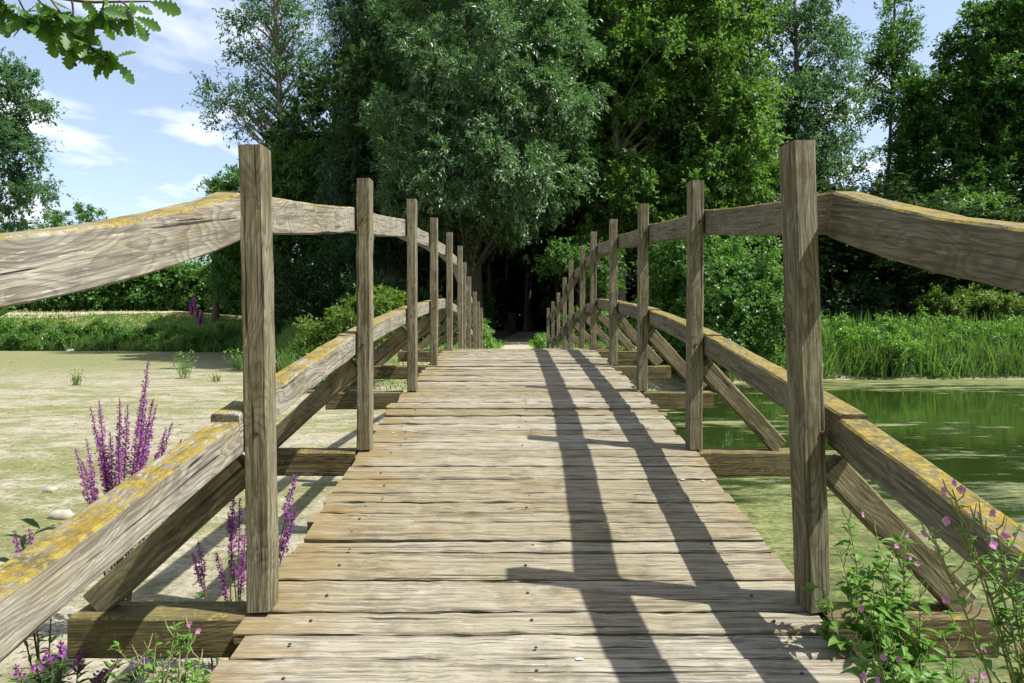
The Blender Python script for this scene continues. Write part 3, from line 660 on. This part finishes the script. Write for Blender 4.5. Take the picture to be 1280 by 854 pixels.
for k, (x, yq, r_, hh, lab) in enumerate([(-2.1, 23.0, .8, 1.3, 'low leafy undergrowth left of the path in the shade'), (2.6, 23.5, .8, 1.1, 'low leafy undergrowth right of the path in the shade'), (-2.0, 33, 1.2, 2.4, 'shaded leafy shrub deep in the wood left of the path'), (3.1, 36, 1.4, 2.8, 'shaded leafy shrub deep in the wood right of the path')]):
    z0 = float(ground(x, yq)); tree('undergrowth_shrub', (x, yq, z0), None, 0, [(x, yq, z0 + hh * .5, r_, .8, hh * .55, 1)], lab, 'shrub', L_BUSH, nb=40, twigs=11, per=12, ll=.13, lw=.07, rb=.5, seed=90 + k)
# ------------------------------------------------------------------ reeds and grasses
def field(name, n, fx, fy, hmin, hmax, wv, mat, label, cat, droop=.25, lean=.25, seed=1, wind=(0, 0), prof='reed'):
    g = np.random.default_rng(seed); X, Y = fx(g, n), None; Y = fy(g, X); Z = ground(X, Y) - .03
    Pb = np.stack([X, Y, Z], -1); D = np.stack([g.normal(0, lean, n) + wind[0], g.normal(0, lean, n) + wind[1], np.ones(n)], -1)
    N = np.stack([g.normal(size=n), g.normal(size=n), .1 + 0 * X], -1); L = g.uniform(hmin, hmax, n)
    V, Fq = blades(Pb, D, N, L, wv * g.uniform(.6, 1.3, n), droop * g.uniform(.2, 1.6, n), prof, .12)
    return props(build(name, V, Fq, mat), label, cat, kind='stuff')
field('reed_bed', 15000, lambda g, n: 5.5 + 28 * g.random(n) ** 1.1, lambda g, X: shore(X) + .15 + 4.2 * g.random(len(X)) ** 1.1, .9, 1.75, .038, L_REED,
      'tall green reeds fringing the right side of the pond', 'reeds', .32, .22, 81)
field('reed_bed', 11000, lambda g, n: -42 + 31 * g.random(n), lambda g, X: shore(X) + .0 + 2.4 * g.random(len(X)) ** 1.3, .5, 1.2, .06, L_REED,
      'green reeds at the foot of the left bank', 'reeds', .25, .2, 82)
field('reed_bed', 3000, lambda g, n: -9.5 + 5.4 * g.random(n), lambda g, X: shore(X) + .1 + 2.6 * g.random(len(X)), .6, 1.2, .03, L_REED,
      'dark green reeds on the left shore near the bridge end', 'reeds', .3, .2, 83)
field('bank_grass', 9000, lambda g, n: -60 + 46 * g.random(n), lambda g, X: shore(X) + 1.6 + 3.9 * g.random(len(X)), .12, .32, .05, L_DRY,
      'dry yellow green grass on the slope of the left bank', 'grass', .4, .4, 84)
field('path_side_grass', 7000, lambda g, n: np.where(g.random(n) < .5, -1, 1) * (g.uniform(0, 1, n) ** 1.3 * 2.9 + .5) + .15, lambda g, X: g.uniform(16.6, 27, len(X)), .12, .42, .02, L_HERB,
      'short grass on both sides of the path beyond the bridge', 'grass', .5, .4, 85)
field('bank_grass', 20000, lambda g, n: -60 + 47 * g.random(n), lambda g, X: shore(X) + 1.0 + 3.4 * g.random(len(X)) ** 1.4, .25, .6, .05, L_HERB,
      'fresh green grass on the lower slope of the left bank', 'grass', .4, .35, 86)
# broad leaved herbs mixed in front of the reeds
g = np.random.default_rng(90)
for nm, (xa, xb), n, lab, zc in (('bank_herbs', (5, 26), 300, 'broad leaved herbs growing among the right reeds', 1.0), ('bank_herbs', (-40, -12), 260, 'broad leaved herbs growing among the left reeds', .7)):
    lobs = []
    for _ in range(n):
        x = g.uniform(xa, xb); yv = float(shore(x)) + g.uniform(.1, 3.4 if xa > 0 else 2.2); lobs.append((x, yv, float(ground(x, yv)) + g.uniform(.2, zc), .3, .3, .4, 1))
    V, Fq, C = crown(lobs, n * 3, 9, 9, .11 if xa > 0 else .2, .05 if xa > 0 else .09, .3, .3, .2, .7, 91)
    props(build(nm, V, Fq, L_HERB if xa > 0 else L_BUSH), lab, 'herbs', kind='stuff')

# ------------------------------------------------------------------ foreground flowers
def loosestrife(base, tips, label, seed, spike=.36, leafn=26, group=None, fl=1.0):
    """tips: world points of the spike tips"""
    g = np.random.default_rng(seed); base = Vector(base); root = empty('purple_loosestrife', base, label, 'flower', group)
    st = Acc(); lv = Acc()
    for tip in tips:
        tip = np.array(tip, float); b = np.array(base) + g.normal(0, .025, 3) * [1, 1, 0]
        mid = b * .5 + tip * .5; mid[0] = b[0] * .65 + tip[0] * .35; mid[1] = b[1] * .7 + tip[1] * .3; mid[2] += .06
        pts = bez(b, mid, tip, 26); seg = np.linalg.norm(np.diff(pts, axis=0), axis=1); cum = np.concatenate([[0], np.cumsum(seg)]); Lt = cum[-1]
        st.add(*tube(pts, np.linspace(.0045, .0014, 26), 5))
        def at(s): return np.stack([np.interp(s, cum, pts[:, k]) for k in range(3)], -1)
        sp = min(spike * g.uniform(.75, 1.15), Lt * .6)
        # leaves on the stem below the spike
        n = int(leafn * (Lt - sp) / .9); s = g.uniform(Lt * .12, Lt - sp, n); ang = g.uniform(0, 6.28, n)
        D = np.stack([np.cos(ang), np.sin(ang), g.uniform(.3, 1.1, n)], -1)
        lv.add(*blades(at(s), D, np.stack([0 * s, 0 * s, 1 + 0 * s], -1) + g.normal(0, .3, (n, 3)), g.uniform(.035, .08, n), g.uniform(.009, .016, n), .35, 'lance', .2))
        # whorls of small petals
        fa = Acc(); nw = int(sp / .013); 
        ss = Lt - sp + np.arange(nw) * sp / nw; r = np.interp(ss, [Lt - sp, Lt - sp * .8, Lt - sp * .3, Lt], [.010, .014, .009, .003]) * fl
        per = 11; c = np.repeat(at(ss), per, 0); rr = np.repeat(r, per); ang = g.uniform(0, 6.28, nw * per)
        D = np.stack([np.cos(ang), np.sin(ang), g.uniform(-.2, .9, nw * per)], -1); keep = g.random(nw * per) < .86
        c = c + norm(D) * (rr * g.uniform(.2, .7, len(rr)))[:, None] + g.normal(0, .0022, c.shape)
        N = g.normal(size=(nw * per, 3)); V, Fq = rhombs(c[keep], (D + g.normal(0, .5, D.shape))[keep], N[keep], rr[keep] * 1.0 + .004, rr[keep] * .55 + .002)
        o = build('flower_spike', V, Fq, L_PURP, root)
        # green-brown calyx bits between flowers and at the tip
        n2 = nw * 6; s2 = Lt - sp * g.random(n2) ** .8 * 1.02; s2 = np.clip(s2, 0, Lt); c2 = at(s2)
        D2 = norm(g.normal(size=(n2, 3)) + [0, 0, .6]); st_V, st_F = rhombs(c2, D2, g.normal(size=(n2, 3)), .009 * g.uniform(.5, 1.2, n2), .004)
        lv.add(st_V, st_F)
    build('stem', *st.get(), M_STEMR, root); build('foliage', *lv.get(), L_LOOSE, root); return root
def W(px, py, Y): return tuple(P(px, py, Y))
loosestrife((-1.98, 3.4, .02), [W(186, 447, 3.45), W(124, 500, 3.3), W(113, 508, 3.4), W(150, 497, 3.5), W(192, 498, 3.35), W(196, 505, 3.5), W(216, 528, 3.4), W(228, 549, 3.3), W(94, 560, 3.4), W(108, 548, 3.5),
             W(176, 500, 3.6), W(138, 540, 3.3), W(160, 505, 3.3), W(148, 545, 3.2), W(128, 560, 3.35), W(182, 520, 3.3), W(208, 535, 3.5), W(102, 575, 3.3)], 'tall cluster of purple loosestrife spikes behind the left mid rail', 201, .40, fl=1.1)
loosestrife((-1.34, 2.95, .02), [W(248, 676, 2.9), W(240, 690, 2.95)], 'short pair of purple loosestrife spikes leaning right, below the left brace', 202, .16)
loosestrife((-1.26, 3.05, .02), [W(292, 612, 3.0), W(300, 622, 3.05), W(285, 640, 3.0), W(308, 655, 3.1), W(270, 690, 3.0)], 'upright purple loosestrife just left of the nearest left post', 203, .28)
loosestrife((-1.08, 2.75, .02), [W(371, 591, 2.75), W(372, 632, 2.7), W(362, 645, 2.8), W(366, 690, 2.7)], 'purple loosestrife seen between the nearest left post and the deck', 204, .24)
loosestrife((-1.78, 2.55, .02), [W(18, 662, 2.6), W(36, 660, 2.5), W(24, 705, 2.5), W(8, 720, 2.5), W(70, 690, 2.6)], 'low purple loosestrife at the left edge beside the willow leaf shoot', 205, .16)
loosestrife((-1.35, 2.0, .02), [W(60, 812, 2.05), W(76, 800, 2.0), W(148, 822, 2.0), W(184, 818, 2.0), W(130, 835, 2.0), W(20, 830, 2.1), W(100, 815, 2.0), W(45, 825, 2.0)], 'leafy loosestrife below the nearest left cross beam', 206, .05, leafn=150)

def flower4(c, D, r, g):
    D = norm(np.array(D, float)[None])[0]; a = np.cross(D, [0.2, .3, 1]); a /= np.linalg.norm(a); b = np.cross(D, a); an = g.uniform(0, 6.28)
    dirs = np.array([math.cos(an + k * math.pi / 2) * a + math.sin(an + k * math.pi / 2) * b + D * .35 for k in range(4)])
    return blades(np.repeat(np.array(c, float)[None], 4, 0), dirs, np.repeat(D[None], 4, 0), r, r * .95, .1, 'petal', .12)
def willowherb(base, tips, flowers, label, seed, leafn=46, lsz=.055, group=None, mid_pull=.6, r=.0085, side=True):
    g = np.random.default_rng(seed); base = Vector(base); root = empty('willowherb', base, label, 'flower', group); st = Acc(); lv = Acc()
    for tip in tips:
        tip = np.array(tip, float); b = np.array(base) + g.normal(0, .02, 3) * [1, 1, 0]
        mid = b * .5 + tip * .5; mid[0] = b[0] * mid_pull + tip[0] * (1 - mid_pull); mid[1] = b[1] * mid_pull + tip[1] * (1 - mid_pull)
        pts = bez(b, mid, tip, 24); seg = np.linalg.norm(np.diff(pts, axis=0), axis=1); cum = np.concatenate([[0], np.cumsum(seg)]); Lt = cum[-1]
        st.add(*tube(pts, np.linspace(.0045, .0012, 24), 6))
        def at(s): return np.stack([np.interp(s, cum, pts[:, k]) for k in range(3)], -1)
        n = int(leafn * Lt); s = np.sort(g.uniform(Lt * .1, Lt * .985, n)); ang = np.arange(n) * 1.57 + g.normal(0, .5, n)
        sz = lsz * np.interp(s / Lt, [0, .5, .9, 1], [1, 1.15, .6, .35]) * g.uniform(.7, 1.25, n)
        D = np.stack([np.cos(ang), np.sin(ang), g.uniform(.2, .9, n)], -1)
        lv.add(*blades(at(s), D, np.array([0, 0, 1.0]) + g.normal(0, .25, (n, 3)), sz, sz * .40, .45, 'lance', .22))
        if side:   # short leafy side shoots
            for q_ in range(int(5 * Lt / .6)):
                s0 = g.uniform(.35, .9) * Lt; a0 = at(s0); an = g.uniform(0, 6.28); l = g.uniform(.06, .15)
                e = a0 + np.array([math.cos(an) * l * .6, math.sin(an) * l * .6, l * .8]); pp = bez(a0, a0 * .4 + e * .6 + [math.cos(an) * l * .15, math.sin(an) * l * .15, -.01], e, 6); st.add(*tube(pp, np.linspace(.002, .0009, 6), 4))
                m = 9; kk = g.uniform(.15, 1, m); q0 = np.stack([np.interp(kk, np.linspace(0, 1, 6), pp[:, c]) for c in range(3)], -1); aa = g.uniform(0, 6.28, m)
                lv.add(*blades(q0, np.stack([np.cos(aa), np.sin(aa), g.uniform(.4, 1.2, m)], -1), np.array([0, 0, 1.0]) + g.normal(0, .3, (m, 3)), lsz * .6 * g.uniform(.6, 1.1, m), lsz * .18, .3, 'lance', .2))
        # narrow seed pods near the tip
        m = 12; s = Lt * g.uniform(.72, 1.0, m); aa = g.uniform(0, 6.28, m)
        for p_, a_ in zip(at(s), aa):
            l = g.uniform(.03, .06); e = p_ + np.array([math.cos(a_) * l * .5, math.sin(a_) * l * .5, l * .85]); st.add(*tube(np.array([p_, (p_ + e) / 2 + [math.cos(a_) * .004, math.sin(a_) * .004, -.002], e]), [.0012, .0016, .0008], 4))
    build('stem', *st.get(), M_STEM, root); build('foliage', *lv.get(), L_HERB, root)
    for f in flowers:
        D = np.array([g.normal(0, .6), -1 + g.normal(0, .3), .5 + g.normal(0, .3)]); V, Fq = flower4(f, D, r * g.uniform(.8, 1.15), g)
        V2, F2 = flower4(np.array(f) + [.002, .002, .003], D, r * .6, g); build('flower', np.concatenate([V, V2]), np.concatenate([Fq, F2 + len(V)]), L_PINK, root, loc=Vector(f))
    # short pedicels joining flowers to the nearest stem height
    return root
willowherb((1.10, 1.86, .1), [W(1060, 648, 1.95), W(1050, 690, 1.9), W(1095, 665, 1.95), W(1130, 668, 1.95), W(1110, 700, 1.9), W(1150, 725, 1.9), W(1030, 740, 1.85), W(1090, 730, 1.85)],
           [W(1077, 643, 1.95), W(1133, 668, 1.93), W(1147, 705, 1.9), W(1137, 697, 1.9), W(1120, 682, 1.9)], 'leafy green willowherb at the foot of the nearest right post', 211, leafn=72, lsz=.088)
willowherb((1.02, 1.62, .1), [W(1085, 770, 1.6), W(1065, 800, 1.55), W(1110, 780, 1.6), W(1130, 800, 1.6), W(1150, 830, 1.6), W(1190, 810, 1.6), W(1100, 830, 1.5), W(1225, 835, 1.6)],
           [W(1075, 760, 1.6), W(1122, 824, 1.55), W(1103, 822, 1.55), W(1080, 845, 1.5), W(1096, 850, 1.5), W(1228, 812, 1.6), W(1230, 845, 1.55), W(1218, 850, 1.55)], 'low spreading willowherb below the right cross beam beside the deck edge', 212, leafn=95, lsz=.075)
willowherb((.985, 1.20, .3), [W(1190, 612, 1.17), W(1160, 660, 1.17), W(1222, 640, 1.15), W(1245, 660, 1.15), W(1265, 700, 1.15), W(1200, 650, 1.16)],
           [W(1178, 614, 1.17), W(1191, 604, 1.17), W(1201, 612, 1.17), W(1181, 651, 1.17), W(1153, 668, 1.17), W(1170, 686, 1.17), W(1163, 664, 1.17), W(1239, 641, 1.15), W(1240, 680, 1.15), W(1181, 750, 1.17), W(1256, 668, 1.15)],
           'long stemmed willowherb with pale pods leaning before the right mid rail', 213, leafn=40, lsz=.045, mid_pull=.9, r=.0085)
willowherb((-.93, 1.74, .1), [W(238, 776, 1.75), W(218, 790, 1.75), W(195, 800, 1.75), W(250, 822, 1.7), W(205, 830, 1.7), W(180, 815, 1.7), W(225, 838, 1.65)], [W(238, 780, 1.75), W(248, 789, 1.74)],
           'small willowherb with two pink flowers before the left cross beam', 214, leafn=60, lsz=.06)

# willow shoot at the left edge
def shoot(name, base, pts_px, label, cat, seed, n, L, Wd, mat, r=.003):
    g = np.random.default_rng(seed); pts = np.array([base] + [W(*p) for p in pts_px]); tt = np.linspace(0, 1, 20); t0 = np.linspace(0, 1, len(pts))
    pts = np.stack([np.interp(tt, t0, pts[:, k]) for k in range(3)], -1); root = empty(name, Vector(base), label, cat)
    build('stem', *tube(pts, np.linspace(r, r * .4, 20), 6), M_STEM, root)
    s = np.linspace(.35, 1, n); Pq = np.stack([np.interp(s, tt, pts[:, k]) for k in range(3)], -1); ang = np.arange(n) * 2.4
    D = np.stack([np.cos(ang), np.sin(ang) * .5, .5 + .4 * g.random(n)], -1)
    build('foliage', *blades(Pq, D, np.array([0, -.4, 1.0]) + g.normal(0, .2, (n, 3)), L * g.uniform(.7, 1.1, n), Wd, .4, 'lance', .25), mat, root); return root
shoot('willow_shoot', (-1.75, 2.0, .02), [(-5, 760, 2.0), (18, 700, 2.0), (50, 660, 2.0)], 'dark narrow leaved willow shoot at the left edge below the mid rail', 'plant', 221, 10, .11, .018, L_LOOSE)
shoot('bramble_shoot', (-1.75, 2.2, .02), [(-40, 500, 2.2), (-12, 400, 2.2), (14, 383, 2.2)], 'small yellow green leaf shoot at the left edge under the handrail', 'plant', 222, 7, .085, .03, L_HERB)

# plants on the dry pond bed
for k, (px, Y, h, lab) in enumerate([(95, 18, .45, 'small leafy seedling on the dry mud, leftmost'), (230, 20.5, .85, 'bushy weed growing alone on the dry mud'), (295, 24, .85, 'tuft of upright weeds near the left reeds'),
                                (270, 19.5, .35, 'small dull weed right of the bushy weed on the mud'), (306, 23, .9, 'weed just left of the nearest left post by the reeds')]):
    b = gp(px, Y, -.02); root = empty('mud_plant', b, lab, 'plant', 'weeds on the dry pond bed'); g = np.random.default_rng(240 + k); n = 90
    Pb = np.array(b) + g.normal(0, .06, (n, 3)) * [1, 1, 0]; D = np.stack([g.normal(0, .3, n), g.normal(0, .3, n), np.ones(n)], -1)
    build('stem', *blades(Pb[:20], D[:20], g.normal(size=(20, 3)), h * g.uniform(.6, 1, 20), .02, .1, 'reed'), L_REED, root)
    s = g.uniform(.2, 1, n) * h; build('foliage', *blades(Pb + norm(D) * s[:, None], D + g.normal(0, .7, (n, 3)), g.normal(size=(n, 3)) + [0, 0, 1], h * .16, h * .05, .3, 'lance'), L_HERB if k != 3 else L_DRY, root)

# a loosestrife in the far reeds
loosestrife((P(243, 400, 43.8).x, 43.8, float(ground(P(243, 400, 43.8).x, 43.8))), [W(243, 368, 43.8), W(238, 376, 43.8), W(248, 382, 43.8), W(254, 388, 43.8)], 'distant purple loosestrife rising above the left reeds', 231, 1.0, fl=7)

# stones on the mud
M_STONE = flatmat('pale_stone', (.38, .35, .29), (.27, .25, .20), 9)
def stone(px, py, r, label, seed):
    Y = EYE * F / (py - 409); x = (px - 640) * Y / F; g = np.random.default_rng(seed)
    th, ph = np.linspace(0, math.pi, 7), np.linspace(0, 2 * math.pi, 10, endpoint=False); A, B = np.meshgrid(th, ph, indexing='ij')
    n = 1 + .22 * g.normal(size=A.shape) * (np.sin(A) > .2); V = np.stack([r * n * np.sin(A) * np.cos(B), .7 * r * n * np.sin(A) * np.sin(B), .45 * r * n * np.cos(A)], -1).reshape(-1, 3)
    i = np.arange(6)[:, None] * 10; j = np.arange(10)[None]; j2 = (j + 1) % 10; Fq = np.stack([i + j, i + 10 + j, i + 10 + j2, i + j2], -1).reshape(-1, 4)
    z = float(ground(x, Y)) + r * .12; o = build('stone', V + [x, Y, z], Fq, M_STONE, None, Vector((x, Y, z))); props(o, label, 'stone', 'pale stones on the dry pond bed')
for k, (px, py, r, lab) in enumerate([(25, 438, .42, 'leftmost pale stone at the foot of the left bank'), (88, 440, .25, 'pale stone in the middle of the row at the foot of the left bank'), (102, 439, .3, 'rightmost of the pale stones at the foot of the left bank'),
                                 (60, 624, .07, 'small pale stone on the mud left of the tall loosestrife'), (78, 658, .11, 'flat pale stone at the foot of the tall loosestrife')]): stone(px, py, r, lab, 250 + k)
g = np.random.default_rng(400); n = 2600; Yd = 2.5 + 30 * g.random(n) ** 1.6; Xd = -1.6 - (1 + Yd * .75) * g.random(n); Pd = np.stack([Xd, Yd, ground(Xd, Yd) + .004], -1)
V, Fq = rhombs(Pd, g.normal(size=(n, 3)) * [1, 1, .15], g.normal(size=(n, 3)) * .3 + [0, 0, 1], g.uniform(.012, .05, n) * (1 + Yd * .03), g.uniform(.008, .02, n) * (1 + Yd * .03))
props(build('mud_debris', V, Fq, leafmat('debris', (.50, .45, .34), (.10, .08, .05), trans=0, third=(.12, .2, .05))), 'flakes of dried leaf and bark scattered on the dry mud', 'debris', kind='stuff')
# post standing in the shade on the path
b = gp(640, 40, 0); root = empty('marker_post', b, 'dark square marker post standing in the shade on the woodland path', 'post'); M_BLUE = flatmat('bluish_cap', (.06, .07, .14), (.04, .05, .10), 5)
V, Fc = box_local(1.15, .42, .42, 4, 0, (1, 1), .003, .02); V = V[:, [2, 1, 0]]; build('shaft', V + np.array(b) + [0, 0, .57], [f[::-1] for f in Fc], M_BARK, root)
V, Fc = box_local(.14, .52, .52, 2, 0, (1, .8), .003, .02); V = V[:, [2, 1, 0]]; build('cap', V + np.array(b) + [0, 0, 1.215], [f[::-1] for f in Fc], M_BLUE, root)

# ------------------------------------------------------------------ oak branch hanging in at the top left
L_OAKN = leafmat('near_oak_leaf', (.055, .13, .02), (.085, .18, .03), rough=.4, spec=.4, trans=.4)
tb_ = Vector((-5.5, -4.5, .5)); ob = Vector((-2.6, 1.6, 3.0))
oak = empty('oak_tree', tb_, 'oak on the near bank whose leafy branch hangs into the top left corner', 'tree')
V, Fq, C = crown([(-6, -5.5, 8, 4.5, 4, 4, 1), (-2.5, -6.5, 7.5, 3.5, 3, 3.4, .8), (-9, -4, 7, 3.2, 3.5, 3.2, .6)], 200, 13, 12, .2, .13, 1.1, .2, .4, .25, 301); build('crown', V, Fq, L_OAK, oak)
T, TF = trunkmesh(tb_, (-5.3, -5, 9), .38, C, 40, 302); build('trunk', T, TF, M_BARK, oak, smooth=True)
build('branch', *tube(bez((-5.4, -4.4, 4.2), (-4.2, -1, 4.4), ob, 14), np.linspace(.09, .014, 14), 8), M_BARK, oak, smooth=True)
def oak_outline():
    t = [0, .06, .14, .20, .27, .34, .41, .48, .56, .63, .71, .78, .86, .94, 1]; w = [.03, .08, .16, .42, .24, .62, .36, .84, .50, 1.0, .60, .88, .52, .42, .04]
    return np.array(t), np.array(w)
PROF['oak'] = tuple(map(list, oak_outline()))
g = np.random.default_rng(300); br = Acc(); lv = Acc(); YB = 2.05
mainb = np.array([ob, W(-60, -20, YB), W(40, -8, YB), W(110, 3, YB), W(188, 2, YB)]); tt = np.linspace(0, 1, 24)
mp_ = np.stack([np.interp(tt, np.linspace(0, 1, 5), mainb[:, k]) for k in range(3)], -1); br.add(*tube(mp_, np.linspace(.012, .002, 24), 6))
twg = [((60, -6), (85, 30), (112, 58)), ((20, -10), (30, 15), (40, 30)), ((90, 0), (95, 25), (88, 55)), ((130, 2), (130, 10), (122, 22)), ((0, -12), (5, 5), (8, 14)), ((112, 58), (125, 68), (141, 74)), ((150, 2), (165, 8), (168, 26)), ((40, -8), (60, 10), (70, 35))]
for tw in twg:
    pts = bez(*[np.array(W(a, b, YB + g.normal(0, .03))) for a, b in tw], 8); br.add(*tube(pts, np.linspace(.0035, .0012, 8), 5))
    for k in range(18):
        p = pts[g.integers(2, 8)]; D = np.array([g.normal(.1, .8), g.normal(0, .6), g.normal(-.55, .5)])
        lv.add(*blades(p[None], D[None], (g.normal(size=3) * .5 + [0, -.8, .4])[None], g.uniform(.05, .08), g.uniform(.032, .048), .15, 'oak', .12))
for px, py, dx, dz, L in [(186, 2, .95, -.18, .105), (150, 5, .4, -.8, .08), (10, 5, -.4, -.9, .09), (0, 20, .3, -.8, .08), (82, 50, .5, -.7, .08), (88, 55, .0, -1, .09), (60, 40, .2, -1, .085), (70, 30, -.6, -.7, .08), (98, 22, .6, -.7, .08), (30, 10, .2, -1, .085), (50, 15, .4, -.8, .09), (110, 10, .5, -.8, .08), (-5, 0, .5, -.6, .09), (95, 48, -.5, -.6, .06)]:
    lv.add(*blades(np.array(W(px, py, YB + g.normal(0, .02)))[None], np.array([[dx, g.normal(0, .2), dz]]), np.array([[g.normal(0, .3), -1, .5 + g.normal(0, .3)]]), L * .85, L * .52, .05, 'oak', .1))
build('twigs', *br.get(), M_STEMR, oak, smooth=True); build('foliage', *lv.get(), L_OAKN, oak)
V, Fq = tube(bez(W(103, 62, YB), W(97, 70, YB), W(94, 80, YB), 6), .0008, 4)
build('acorn_stalk', V, Fq, M_STEMR, oak)
th = np.linspace(0, math.pi, 7); ac = np.array(W(94, 81, YB)); V, Fq = tube(ac + np.stack([0 * th, 0 * th, .006 * np.cos(th)], -1), .006 * np.sin(th) + 1e-5, 8); build('acorn', V, Fq, M_BARK, oak, smooth=True)
